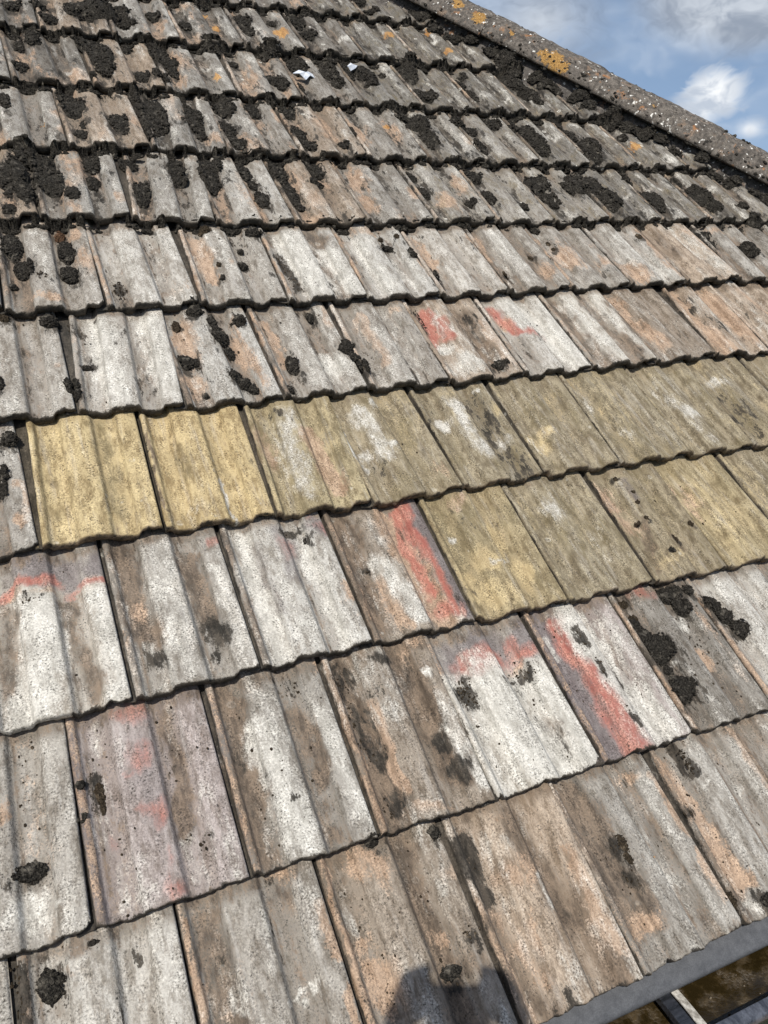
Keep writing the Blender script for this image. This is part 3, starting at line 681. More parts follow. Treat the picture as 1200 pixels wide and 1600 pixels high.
('T',.8,(0.7474,2.509,0.0184,0.0433)),
('T',.8,(0.3999,2.13,0.0182,0.0288)),
('T',.8,(0.3939,2.203,0.0123,0.0655)),
('T',.8,(0.5992,2.192,0.0198,0.0429)),
('T',.8,(0.7729,2.129,0.0313,0.0306)),
('T',.8,(1.06,2.371,0.016,0.0711)),
('T',.8,(0.333,2.497,0.0223,0.061)),
('T',.8,(0.4613,2.415,0.0164,0.0466)),
('T',.8,(0.7589,2.758,0.0193,0.0481)),
('T',.8,(0.5131,2.373,0.0166,0.0164)),
('T',.8,(0.9304,2.254,0.0263,0.0996)),
('T',.8,(1.13,2.239,0.028,0.1019)),
('T',.8,(1.234,2.214,0.033,0.0887)),
('T',.8,(1.342,2.223,0.03,0.0835)),
('T',.8,(1.596,2.165,0.0276,0.0352)),
('T',.8,(1.712,2.506,0.0248,0.0815)),
('O',1,(1.578,2.851,0.0174,0.0318)),
('O',1,(1.764,2.919,0.0185,0.0285)),
('O',1,(1.155,2.776,0.0218,0.0211)),
('O',1,(0.9332,2.78,0.0123,0.0248)),
('O',1,(0.9283,2.876,0.0124,0.0171)),
('O',1,(1.766,2.749,0.0129,0.0179)),
('O',1,(0.867,2.447,0.0076,0.0214)),
('O',1,(2.331,1.846,0.0111,0.0138)),
('O',1,(1.5,2.46,0.007,0.0117)),
('O',1,(2.277,2.189,0.0198,0.0195)),
('O',1,(1.347,2.265,0.0086,0.0142)),
('O',1,(0.3535,2.17,0.006,0.0087)),
('W',.85,(1.615,2.156,0.0208,0.0176)),
('W',.85,(1.944,2.254,0.0077,0.0115)),
('W',.85,(1.962,2.228,0.0104,0.0114)),
('W',.85,(2.111,2.267,0.0108,0.0118)),
('W',.85,(2.123,2.217,0.0135,0.0116)),
('W',.85,(2.191,2.195,0.011,0.0155)),
('W',.85,(2.199,2.176,0.011,0.0154)),
('W',.85,(2.295,2.125,0.0141,0.0153)),
('W',.85,(2.219,1.956,0.0272,0.0142)),
('W',.85,(2.064,1.9,0.0129,0.0136)),
('W',.85,(2.449,1.963,0.0291,0.0184)),
('W',.85,(2.089,2.325,0.0163,0.012)),
('W',.85,(2.301,2.214,0.0142,0.0118)),
('W',.85,(2.052,2.235,0.0106,0.0077)),
('W',.85,(1.633,2.437,0.0144,0.0157)),
('W',.85,(1.752,2.837,0.013,0.0184)),
('W',.85,(1.483,2.598,0.0094,0.0123)),
('W',.85,(1.859,2.442,0.0129,0.0203)),
('W',.85,(2.371,2.11,0.0173,0.0153)),
('W',.85,(1.525,2.774,0.0243,0.022)),
('W',.85,(0.8446,2.523,0.0191,0.0184)),
('W',.85,(0.4477,2.437,0.0131,0.0067)),
('W',.85,(0.6532,2.698,0.0185,0.0116)),
('W',.85,(1.38,2.771,0.0186,0.0216)),
('W',.85,(1.982,2.477,0.016,0.0167)),
('W',.85,(1.789,2.454,0.0202,0.0202)),
('W',.85,(2.197,2.274,0.0222,0.0159))]
TINT={(0,-0.5):'g',(0,0.5):'l',(0,1.5):'g',(0,2.5):'b',(0,3.5):'t',(0,4.5):'g',(0,5.5):'g',(0,6.5):'g',(0,7.5):'t',(0,8.5):'b',(0,9.5):'g',(1,-1):'g',(1,0):'g',(1,1):'p',(1,2):'g',(1,3):'b',(1,4):'w',(1,5):'p',(1,6):'d',(1,7):'l',(1,8):'g',(1,9):'b',(1,10):'g',(1,11):'t',(2,-0.5):'t',(2,0.5):'w',(2,1.5):'g',(2,2.5):'l',(2,3.5):'b',(2,4.5):'m',(2,5.5):'o',(2,6.5):'o',(2,7.5):'m',(2,8.5):'o',(2,9.5):'o',(2,10.5):'o',(2,11.5):'b',(3,-1):'g',(3,0):'g',(3,1):'y',(3,2):'y',(3,3):'m',(3,4):'o',(3,5):'o',(3,6):'o',(3,7):'o',(3,8):'o',(3,9):'o',(3,10):'o',(3,11):'o',(3,12):'g',(4,-0.5):'g',(4,0.5):'g',(4,1.5):'l',(4,2.5):'l',(4,3.5):'g',(4,4.5):'g',(4,5.5):'t',(4,6.5):'l',(4,7.5):'w',(4,8.5):'b',(4,9.5):'t',(4,10.5):'t',(4,11.5):'t',(4,12.5):'b',(4,13.5):'g',(5,0):'g',(5,1):'g',(5,2):'l',(5,3):'g',(5,4):'l',(5,5):'l',(5,6):'l',(5,7):'g',(5,8):'g',(5,9):'g',(5,10):'t',(5,11):'g',(5,12):'d',(5,13):'g',(6,0.5):'t',(6,1.5):'g',(6,2.5):'g',(6,3.5):'l',(6,4.5):'t',(6,5.5):'g',(6,6.5):'g',(6,7.5):'g',(6,8.5):'g',(6,9.5):'d',(6,10.5):'d',(6,11.5):'d',(6,12.5):'g',(6,13.5):'d',(7,0):'g',(7,1):'g',(7,2):'t',(7,3):'g',(7,4):'g',(7,5):'t',(7,6):'g',(7,7):'g',(7,8):'g',(7,9):'d',(7,10):'d',(7,11):'d',(7,12):'d',(7,13):'d',(7,14):'d',(8,0.5):'g',(8,1.5):'d',(8,2.5):'t',(8,3.5):'g',(8,4.5):'g',(8,5.5):'g',(8,6.5):'d',(8,7.5):'d',(8,8.5):'d',(8,9.5):'d',(8,10.5):'d',(8,11.5):'d',(8,12.5):'d',(8,13.5):'d',(9,0):'g',(9,1):'d',(9,2):'t',(9,3):'g',(9,4):'d',(9,5):'g',(9,6):'d',(9,7):'d',(9,8):'d',(9,9):'d',(9,10):'d',(9,11):'d',(9,12):'d',(9,13):'d',(10,0.5):'g',(10,1.5):'d',(10,2.5):'d',(10,3.5):'d',(10,4.5):'g',(10,5.5):'d',(10,6.5):'d',(10,7.5):'d',(10,8.5):'d',(10,9.5):'d',(10,10.5):'d',(10,11.5):'d',(10,12.5):'d'}
NODES={(0,4.5):(0.0031,-0.0009),(0,5.5):(0.0055,0.0030),(1,1):(-0.0017,-0.0013),(1,2):(0.0046,0.0001),(1,3):(-0.0039,-0.0007),(1,4):(-0.0055,-0.0038),(1,5):(0.0042,-0.0008),(1,6):(0.0007,-0.0013),(2,1.5):(-0.0006,0.0008),(2,2.5):(-0.0013,0.0036),(2,3.5):(-0.0050,0.0048),(2,4.5):(-0.0021,0.0038),(2,5.5):(-0.0029,0.0021),(2,6.5):(0.0065,0.0017),(2,7.5):(0.0004,-0.0042),(3,1):(0.0024,0.0051),(3,2):(0.0030,0.0030),(3,3):(0.0036,-0.0005),(3,4):(-0.0041,-0.0083),(3,5):(0.0005,-0.0004),(3,6):(-0.0018,0.0029),(3,7):(-0.0002,0.0013),(3,8):(0.0030,0.0000),(3,9):(0.0038,-0.0022),(4,1.5):(0.0004,0.0020),(4,2.5):(-0.0006,-0.0099),(4,3.5):(0.0026,-0.0054),(4,4.5):(-0.0044,-0.0032),(4,5.5):(-0.0077,-0.0042),(4,6.5):(-0.0051,-0.0015),(4,7.5):(-0.0050,-0.0001),(4,8.5):(-0.0022,0.0023),(4,9.5):(0.0062,0.0111),(5,1):(-0.0001,-0.0043),(5,2):(-0.0026,-0.0057),(5,3):(-0.0041,-0.0019),(5,4):(-0.0037,-0.0069),(5,5):(-0.0053,-0.0098),(5,6):(-0.0060,-0.0088),(5,7):(-0.0052,-0.0071),(5,8):(-0.0047,-0.0028),(5,9):(-0.0017,0.0024),(5,10):(0.0022,0.0021),(5,11):(0.0120,0.0120),(6,1.5):(0.0024,0.0120),(6,2.5):(0.0022,0.0090),(6,3.5):(-0.0025,-0.0088),(6,4.5):(0.0000,-0.0083),(6,5.5):(-0.0009,-0.0077),(6,6.5):(0.0001,-0.0030),(6,7.5):(-0.0016,-0.0023),(6,8.5):(-0.0015,-0.0062),(6,9.5):(0.0043,0.0061),(7,2):(0.0011,0.0047),(7,3):(0.0018,0.0110),(7,4):(0.0018,-0.0011),(7,5):(0.0044,0.0016),(7,6):(0.0082,-0.0008),(8,2.5):(0.0031,0.0069),(8,3.5):(0.0005,0.0085),(8,4.5):(0.0037,0.0070)}
MOSS=[
('round black moss clump low on the speckled grey tile in the bottom left corner',0,((0.1404,0.2506,0.0186,0.023),)),
('scrap of moss tucked under the pink tile at the bottom left',0,((0.1947,0.2805,0.0081,0.0053),)),
('black moss clump on the pale lichen-spotted tile at the left edge',0,((0.1326,0.387,0.0207,0.0147),(0.1451,0.3881,0.0105,0.0115),)),
('small black moss knot in the joint left of the pink-stained tile, uppermost',0,((0.2078,0.4849,0.0082,0.0084),)),
('small black moss knot in the joint left of the pink-stained tile, second down',0,((0.2046,0.4386,0.0072,0.008),)),
('brown wedge of moss lying in the left channel of the pink-stained tile',1,((0.2321,0.4706,0.0075,0.0167),(0.2338,0.4481,0.0049,0.0127),)),
('blackened moss patch inside the photographer shadow at the bottom',0,((0.6385,0.0971,0.0185,0.0113),)),
('moss plug hanging under a pale tile edge, above the round tan stain',0,((0.5885,0.2904,0.0127,0.0084),)),
('moss plug under the tile edge beside the brown ribbed joint',0,((0.686,0.2775,0.0103,0.0135),)),
('long crumbly moss strip in the left channel of the brown eaves tile',1,((0.7259,0.2453,0.0094,0.0115),(0.7306,0.2118,0.0114,0.0187),(0.7321,0.1818,0.0102,0.0109),)),
('moss fringe along the edge of the brown stain on an eaves tile',1,((0.976,0.1702,0.0095,0.0181),(0.9732,0.1492,0.0071,0.0158),)),
('dark moss scrap at the lower right corner of the grey eaves tile',1,((1.103,0.0418,0.0123,0.0144),)),
('dark moss scrap in the tan channel of the rightmost eaves tile',1,((1.126,0.1779,0.0144,0.0108),)),
('black moss at the right edge of the photograph just above the gutter',0,((1.169,0.0197,0.0102,0.0136),)),
('forked black moss clump hanging below the olive tiles at the right',0,((1.344,0.5654,0.0293,0.0243),(1.355,0.5329,0.0179,0.0268),(1.389,0.562,0.0166,0.0138),)),
('pair of large black moss cushions beside the orange spot, upper one trailing upwards',0,((1.229,0.5172,0.0167,0.0227),(1.243,0.4622,0.0332,0.0371),(1.234,0.4908,0.0212,0.0251),)),
('large round black moss cushion below its twin on the dark grey tile',0,((1.239,0.3753,0.031,0.0311),(1.24,0.4156,0.0134,0.012),)),
('',0,((1.235,0.5693,0.0154,0.0103),(1.238,0.535,0.0123,0.0101),)),
('black moss clump sprawling across the pale tile at the right edge',0,((1.426,0.5222,0.0285,0.0242),(1.437,0.4944,0.0268,0.0224),(1.451,0.4586,0.0184,0.0264),)),
('black moss on the left edge of the photograph, upper one beside the yellow tile',0,((0.1791,1.138,0.0178,0.0199),)),
('black moss on the left edge of the photograph, lower one beside the yellow tile',0,((0.1616,1.06,0.0101,0.0259),(0.1584,1.025,0.009,0.0225),)),
('moss clump bridging the joint at the left, above the first yellow tile',0,((0.3007,1.246,0.0162,0.0239),(0.3071,1.224,0.0092,0.0169),)),
('thin strip of moss on the whitest tile at the left',0,((0.3316,1.307,0.0167,0.009),)),
('moss on the left edge of the photograph beside the light grey course',0,((0.1759,1.266,0.0076,0.02),)),
('moss ledge under the tile edge above the tan and pink tile at the left',0,((0.2821,1.445,0.0206,0.0212),)),
('',0,((0.1992,1.462,0.0105,0.0133),)),
('long black moss clump in the channel of the orange-patched tile',0,((0.6145,1.418,0.0126,0.0268),(0.6203,1.377,0.0195,0.0363),(0.6276,1.321,0.0124,0.0215),)),
('slanting oval moss clump at the foot of the orange-patched tile',0,((0.6207,1.243,0.0162,0.0186),(0.6333,1.223,0.0176,0.0185),(0.6476,1.205,0.0122,0.0165),)),
('single small moss dot at the foot of the orange-patched tile',0,((0.5488,1.197,0.0064,0.0089),)),
('moss clump at the left joint of the orange-patched tile',0,((0.5304,1.303,0.0184,0.0245),(0.5459,1.301,0.0132,0.0151),)),
('flat moss clump at the top right of the orange-patched tile',0,((0.6716,1.418,0.0187,0.0188),)),
('moss tuft under the course edge above the orange-patched tile',0,((0.5814,1.458,0.0196,0.0188),)),
('',0,((0.536,1.426,0.0095,0.0203),)),
('upright oval moss clump in the middle of the grey tile left of the white splash',0,((0.7511,1.27,0.0144,0.0333),)),
('small moss clump at the foot of the grey tile left of the white splash',0,((0.7256,1.193,0.0084,0.0149),)),
('knobbly moss chain down the joint beside the white splash',0,((0.8903,1.304,0.0216,0.0248),(0.8968,1.268,0.0138,0.0162),(0.9066,1.239,0.0169,0.024),)),
('small moss tuft at the top of the tile with the white splash',0,((0.8444,1.431,0.0109,0.0197),)),
('round moss clump at the foot of the brown channel right of the red stain',0,((1.25,1.216,0.0212,0.0172),)),
('moss dot in the joint of the mottled tan olive tile',0,((1.391,0.6482,0.0085,0.0081),)),
('',1,((1.4,0.8112,0.0053,0.0054),(1.391,0.7827,0.0069,0.0053),(1.386,0.7387,0.0052,0.0051),(1.362,0.7312,0.0051,0.0051),(1.484,0.704,0.0071,0.0069),(1.379,0.8543,0.0052,0.0055),(1.427,0.6807,0.0121,0.015),)),
('moss dot on the grey tile with the pale rings',0,((0.6504,0.8307,0.0086,0.0101),)),
('two-lobed moss clump at the left edge of the third course above the yellow tiles',0,((0.2359,1.698,0.0255,0.0531),(0.2521,1.607,0.0238,0.0337),)),
('long tongue of black moss on the second tile above the first yellow tile',0,((0.3435,1.672,0.0212,0.0492),(0.3402,1.587,0.0233,0.034),)),
('brown dead moss ball under the course edge at the left',2,((0.3396,1.736,0.0121,0.0278),)),
('small moss bit at the lower left corner of a mossy grey tile',0,((0.2264,1.549,0.011,0.0101),)),
('moss cushion under the course edge above the tan-patched tile',0,((0.789,1.732,0.0259,0.0203),)),
('',0,((0.6692,1.747,0.0139,0.015),)),
('small moss knob in the middle of the tan-patched tile',0,((0.728,1.606,0.0139,0.0164),)),
('upper small moss knob on the tan-patched tile',0,((0.739,1.668,0.0094,0.0121),)),
('lower small moss knob on the tan-patched tile',0,((0.664,1.549,0.0074,0.0112),)),
('',0,((0.6684,1.599,0.006,0.0092),)),
('thin strip of moss across a light grey tile near the middle',0,((1.129,1.671,0.0219,0.0131),)),
('',0,((1.128,1.714,0.0074,0.0107),(1.17,1.711,0.0075,0.0108),)),
('pair of tiny moss balls touching at the joint near the middle',0,((1.182,1.642,0.0093,0.0131),(1.183,1.621,0.0111,0.013),)),
('moss clump in the joint of a weathered tile above the red-stained one',0,((1.216,1.543,0.0111,0.0151),)),
('',0,((1.545,1.615,0.0105,0.0111),(1.418,1.533,0.0099,0.0156),(1.647,1.687,0.0088,0.0116),(1.649,1.658,0.0088,0.0086),)),
('moss strip in the left channel of a grey tile near the right edge',0,((2.247,1.712,0.0241,0.0324),(2.244,1.667,0.0214,0.0255),)),
('dark moss oval on a grey tile at the right edge',0,((2.368,1.633,0.0332,0.0288),(2.376,1.607,0.0249,0.0222),)),
('small brown moss smudge on a tan-streaked tile right of the middle',1,((1.977,1.701,0.0148,0.0155),)),
(None,0,((0.2601,1.951,0.0384,0.1),)),
(None,0,((0.3035,2.034,0.0351,0.0483),)),
(None,0,((0.3333,2.007,0.0353,0.0598),)),
(None,0,((0.3395,1.926,0.0395,0.0632),)),
(None,0,((0.2849,1.859,0.0228,0.0493),)),
(None,0,((0.254,1.888,0.0181,0.0332),)),
(None,0,((0.2427,1.81,0.0177,0.0212),)),
(None,0,((0.3835,1.861,0.019,0.028),)),
(None,0,((0.4471,2.013,0.0236,0.049),)),
(None,0,((0.4378,1.929,0.0197,0.0381),)),
(None,0,((0.5334,2.018,0.0279,0.0312),)),
(None,0,((0.5429,1.896,0.029,0.0471),)),
(None,0,((0.541,1.852,0.0202,0.0345),)),
(None,0,((0.6454,1.99,0.0325,0.0628),)),
(None,0,((0.646,1.945,0.0269,0.0307),)),
(None,0,((0.7285,1.965,0.0334,0.0693),)),
(None,0,((0.7438,2.017,0.0377,0.0389),)),
(None,0,((0.7239,1.91,0.0147,0.0245),)),
(None,0,((0.8315,1.999,0.0214,0.0456),)),
(None,0,((0.8393,1.936,0.0154,0.0253),)),
(None,0,((0.8441,1.864,0.019,0.0429),)),
(None,0,((0.9263,1.997,0.0301,0.0662),)),
(None,0,((0.9337,1.899,0.0198,0.0633),)),
(None,0,((0.9367,1.838,0.0137,0.0277),)),
(None,0,((1.04,2.014,0.0252,0.0408),)),
(None,0,((1.017,1.942,0.0247,0.0164),)),
(None,0,((1.328,1.997,0.0185,0.0283),)),
(None,0,((1.335,1.91,0.016,0.0375),)),
(None,0,((1.456,1.849,0.0213,0.0203),)),
(None,0,((1.54,2.006,0.0298,0.0367),)),
(None,0,((1.538,1.897,0.0244,0.0385),)),
(None,0,((1.639,1.846,0.0151,0.0174),)),
(None,0,((1.744,1.961,0.0448,0.0594),)),
(None,0,((1.746,1.889,0.0261,0.0325),)),
(None,0,((1.749,1.851,0.0208,0.0213),)),
(None,0,((1.868,1.952,0.0328,0.0603),)),
(None,0,((1.929,1.964,0.0503,0.0765),)),
(None,0,((1.959,1.874,0.0447,0.0667),)),
(None,0,((1.953,1.927,0.0224,0.0378),)),
(None,0,((2.141,1.877,0.0354,0.0687),)),
(None,0,((2.328,1.996,0.0284,0.0246),)),
(None,0,((2.36,1.899,0.0474,0.0476),)),
(None,0,((2.377,1.836,0.0284,0.035),)),
(None,0,((2.502,1.838,0.0328,0.0238),)),
(None,0,((2.117,1.998,0.0297,0.0199),)),
(None,0,((2.362,1.942,0.0285,0.0282),)),
(None,0,((2.506,1.768,0.0392,0.0309),)),
(None,0,((0.2753,2.266,0.0133,0.0472),)),
(None,0,((0.4379,2.277,0.0372,0.0697),)),
(None,0,((0.4235,2.313,0.0284,0.0318),)),
(None,0,((0.4526,2.179,0.0105,0.03),)),
(None,0,((0.4408,2.128,0.0206,0.0227),)),
(None,0,((0.5427,2.196,0.029,0.0545),)),
(None,0,((0.5514,2.151,0.0144,0.02),)),
(None,0,((0.6383,2.267,0.0419,0.0894),)),
(None,0,((0.6331,2.195,0.0356,0.0622),)),
(None,0,((0.6131,2.132,0.0184,0.0335),)),
(None,0,((0.6167,2.336,0.0268,0.0331),)),
(None,0,((0.7425,2.268,0.0198,0.0873),)),
(None,0,((0.6606,2.207,0.0152,0.0628),)),
(None,0,((0.743,2.23,0.0334,0.0786),)),
(None,0,((0.75,2.143,0.0155,0.0241),)),
(None,0,((0.8504,2.306,0.0372,0.0526),)),
(None,0,((0.8328,2.181,0.0261,0.0709),)),
(None,0,((0.8392,2.113,0.0258,0.0344),)),
(None,0,((0.9344,2.305,0.0255,0.0532),)),
(None,0,((1.036,2.309,0.0308,0.0387),)),
(None,0,((1.035,2.181,0.0258,0.0585),)),
(None,0,((1.042,2.114,0.0256,0.032),)),
(None,0,((1.157,2.125,0.0156,0.0182),)),
(None,0,((1.427,2.301,0.0448,0.0285),)),
(None,0,((1.461,2.276,0.0401,0.0486),)),
(None,0,((1.46,2.18,0.0248,0.0623),)),
(None,0,((1.611,2.289,0.0316,0.0374),)),
(None,0,((1.644,2.252,0.0238,0.0288),)),
(None,0,((1.744,2.305,0.0329,0.0383),)),
(None,0,((1.623,2.15,0.0285,0.0354),)),
(None,0,((1.815,2.273,0.0251,0.0254),)),
(None,0,((1.847,2.253,0.0365,0.055),)),
(None,0,((1.855,2.191,0.0336,0.0579),)),
(None,0,((1.854,2.139,0.025,0.0365),)),
(None,0,((2.039,2.273,0.0238,0.0262),)),
(None,0,((2.06,2.179,0.0416,0.0507),)),
(None,0,((2.032,2.106,0.0438,0.0369),)),
(None,0,((2.037,2.242,0.0208,0.0216),)),
(None,0,((2.258,2.259,0.0158,0.0223),)),
(None,0,((0.3723,2.608,0.0315,0.0562),)),
(None,0,((0.3412,2.578,0.0182,0.0473),)),
(None,0,((0.3311,2.446,0.023,0.0334),)),
(None,0,((0.5297,2.6,0.0429,0.0531),)),
(None,0,((0.5471,2.542,0.0408,0.0719),)),
(None,0,((0.5521,2.462,0.0326,0.0501),)),
(None,0,((0.6341,2.619,0.0182,0.0334),)),
(None,0,((0.6465,2.434,0.0236,0.0309),)),
(None,0,((0.7241,2.578,0.0373,0.0747),)),
(None,0,((0.7382,2.536,0.029,0.0654),)),
(None,0,((0.6884,2.44,0.018,0.0272),)),
(None,0,((0.7452,2.48,0.0185,0.0399),)),
(None,0,((0.902,2.646,0.0489,0.0349),)),
(None,0,((1.081,2.648,0.0423,0.0402),)),
(None,0,((0.943,2.568,0.0178,0.0213),)),
(None,0,((1.042,2.47,0.0271,0.0372),)),
(None,0,((1.062,2.436,0.0226,0.0368),)),
(None,0,((1.152,2.581,0.0357,0.0614),)),
(None,0,((1.253,2.556,0.0293,0.0616),)),
(None,0,((1.26,2.48,0.0218,0.0299),)),
(None,0,((1.268,2.618,0.0347,0.0271),)),
(None,0,((1.325,2.575,0.02,0.0536),)),
(None,0,((1.377,2.531,0.0303,0.0354),)),
(None,0,((1.368,2.569,0.0253,0.0314),)),
(None,0,((1.372,2.483,0.0251,0.026),)),
(None,0,((1.45,2.573,0.013,0.0181),)),
(None,0,((1.555,2.6,0.0322,0.0742),)),
(None,0,((1.55,2.427,0.0368,0.0348),)),
(None,0,((1.537,2.465,0.0184,0.0264),)),
(None,0,((1.581,2.654,0.0272,0.0332),)),
(None,0,((1.732,2.542,0.0225,0.0371),)),
(None,0,((1.745,2.47,0.0168,0.0543),)),
(None,0,((1.764,2.596,0.0171,0.0285),)),
(None,0,((1.97,2.56,0.024,0.048),)),
(None,0,((1.982,2.477,0.0299,0.042),)),
(None,0,((1.971,2.509,0.0239,0.033),)),
(None,0,((1.983,2.427,0.0208,0.0229),)),
(None,0,((1.958,2.645,0.0242,0.0987),)),
(None,0,((0.5772,2.8,0.0781,0.076),)),
(None,0,((0.5098,2.774,0.036,0.0439),)),
(None,0,((0.4328,2.723,0.0271,0.0383),)),
(None,0,((0.6448,2.815,0.0358,0.0635),)),
(None,0,((0.6529,2.729,0.0312,0.0263),)),
(None,0,((0.7479,2.812,0.0261,0.0412),)),
(None,0,((0.8408,2.774,0.0222,0.0365),)),
(None,0,((1.043,2.844,0.0335,0.0719),)),
(None,0,((1.046,2.773,0.0213,0.0373),)),
(None,0,((1.237,2.888,0.0382,0.0647),)),
(None,0,((1.25,2.781,0.0327,0.0383),)),
(None,0,((1.145,2.856,0.0197,0.0292),)),
(None,0,((0.3454,2.789,0.0304,0.0346),)),
(None,0,((0.4161,2.805,0.0273,0.022),)),
(None,0,((0.9394,2.943,0.0329,0.0246),)),
(None,0,((1.534,3.078,0.0339,0.0329),)),
(None,0,((1.556,2.996,0.0394,0.0214),)),
(None,0,((1.768,3.006,0.0776,0.0492),)),
(None,0,((1.88,3.079,0.0371,0.0567),)),
(None,0,((1.864,2.977,0.0427,0.0438),)),
(None,0,((1.878,2.883,0.0303,0.0478),)),
(None,0,((1.972,2.76,0.0307,0.0514),)),
(None,0,((2.041,2.817,0.0283,0.0317),)),
(None,0,((1.986,2.879,0.0374,0.0429),)),
(None,0,((1.939,2.928,0.0309,0.0271),)),
(None,9,((1.783,2.915,0.0347,0.027),)),
(None,9,((1.83,2.865,0.036,0.027),)),
(None,9,((1.897,2.827,0.0296,0.027),)),
(None,9,((1.889,2.825,0.0229,0.0264),)),
(None,9,((1.94,2.762,0.036,0.027),)),
(None,9,((1.981,2.693,0.0382,0.0539),)),
(None,9,((2.001,2.643,0.036,0.027),)),
(None,9,((2.076,2.613,0.036,0.027),)),
(None,9,((2.09,2.561,0.036,0.027),)),
(None,9,((2.114,2.525,0.0306,0.027),)),
(None,9,((2.174,2.478,0.036,0.027),)),
(None,9,((2.187,2.473,0.036,0.027),)),
(None,9,((2.194,2.415,0.036,0.027),)),
(None,9,((2.259,2.367,0.036,0.027),)),
(None,9,((2.261,2.34,0.036,0.027),)),
(None,9,((2.314,2.304,0.0518,0.0326),)),
(None,9,((2.365,2.268,0.036,0.027),)),
(None,9,((2.402,2.225,0.036,0.027),)),
(None,9,((2.419,2.153,0.032,0.027),)),
(None,9,((2.489,2.096,0.027,0.027),)),
(None,9,((2.525,2.036,0.036,0.027),)),
(None,9,((2.571,1.989,0.036,0.027),)),
(None,9,((2.626,1.917,0.036,0.027),)),
(None,9,((2.652,1.889,0.036,0.0268),)),
(None,9,((2.535,2.029,0.0274,0.0211),)),]
for _l, _k, _e in MOSS:       # the moss stains the concrete round it
    for (x, y, a, b) in _e: OPS.append(('K', .62, (x, y - b * .25, a * 1.35, b * 1.45)))
TINTS = {'l': (.34, .328, .303), 'g': (.252, .239, .217), 'd': (.168, .158, .142), 'p': (.28, .247, .236), 'y': (.365, .295, .168), 'o': (.218, .188, .132),
         'b': (.215, .185, .152), 't': (.295, .245, .195), 'w': (.40, .382, .345), 'm': (.272, .228, .142)}

CTRL = np.array([(-.1, -.0138), (.0, -.0138), (.016, -.0132), (.022, -.0050), (.032, -.0022), (.05, -.0014), (.068, -.0022), (.08, -.0050), (.098, -.0108), (.112, -.0123), (.15, -.0136),
    (.2, -.0142), (.25, -.0136), (.287, -.0120), (.302, -.0066), (.315, -.0014), (.33, -.0010), (.37, .0002), (.45, .0013), (.53, .0002), (.566, -.0012), (.580, -.0036), (.598, -.0094),
    (.612, -.0116), (.66, -.0128), (.7, -.0131), (.745, -.0127), (.787, -.0114), (.803, -.0060), (.816, -.0012), (.832, -.0009), (.87, .0003), (.91, .0008), (.96, .0001), (.98, -.0008), (.989, -.003), (.992, -.0062)])
US_N = np.array([-.10, -.02, 0, .009, .016, .019, .023, .032, .045, .06, .07, .08, .09, .1, .112, .13, .16, .19, .22, .25, .275, .29, .298, .306, .314, .322, .332, .35, .38, .415, .455, .495, .53, .555, .567, .575, .583, .592, .602,
    .612, .625, .645, .67, .70, .73, .76, .782, .793, .801, .809, .817, .826, .84, .865, .895, .925, .95, .968, .98, .986, .99, .992])
US_F = np.array([-.10, 0, .016, .023, .032, .06, .08, .1, .115, .16, .21, .26, .29, .306, .322, .335, .38, .455, .53, .566, .58, .602, .62, .66, .72, .785, .805, .822, .838, .88, .93, .97, .986, .992])
def prof(u): return np.interp(u, CTRL[:, 0], CTRL[:, 1]) * 1.12
def node(r, c):
    d = NODES.get((r, c)); 
    if d is None:
        h = hash2(np.float64(r * 3.1), np.float64(c * 7.7), 5.); k = hash2(np.float64(r * 5.3), np.float64(c * 2.9), 9.)
        d = (float(h - .5) * .003, float(k - .5) * .006)
    return W * c + d[0], G * r + d[1]

HIP_A = np.array((-0.64678, 0.76267, 0.0)); HIP_P0 = np.array((2.384, 2.431, 0.0)); HIP_N = np.array((0.76267, 0.64678, 0.0))   # hip line in the roof plane
def hip_dist(x, y): return (x - HIP_P0[0]) * HIP_N[0] + (y - HIP_P0[1]) * HIP_N[1]

roof = empty('tiled_roof', ROOF)
tag(roof, 'weathered sloping roof of grey and yellow interlocking concrete tiles with a hip', 'roof')

# assign stains to tiles
bucket = {}
for o in OPS:
    if len(o) == 3: x, y = o[2][0], o[2][1]
    else: x, y = (sum(q[i] for q in o[3]) / len(o[3]) for i in (0, 1))
    r = int(math.floor(y / G)); off = 0 if r % 2 else .5
    c = math.floor(x / W - off) + off
    bucket.setdefault((r, c), []).append(o)

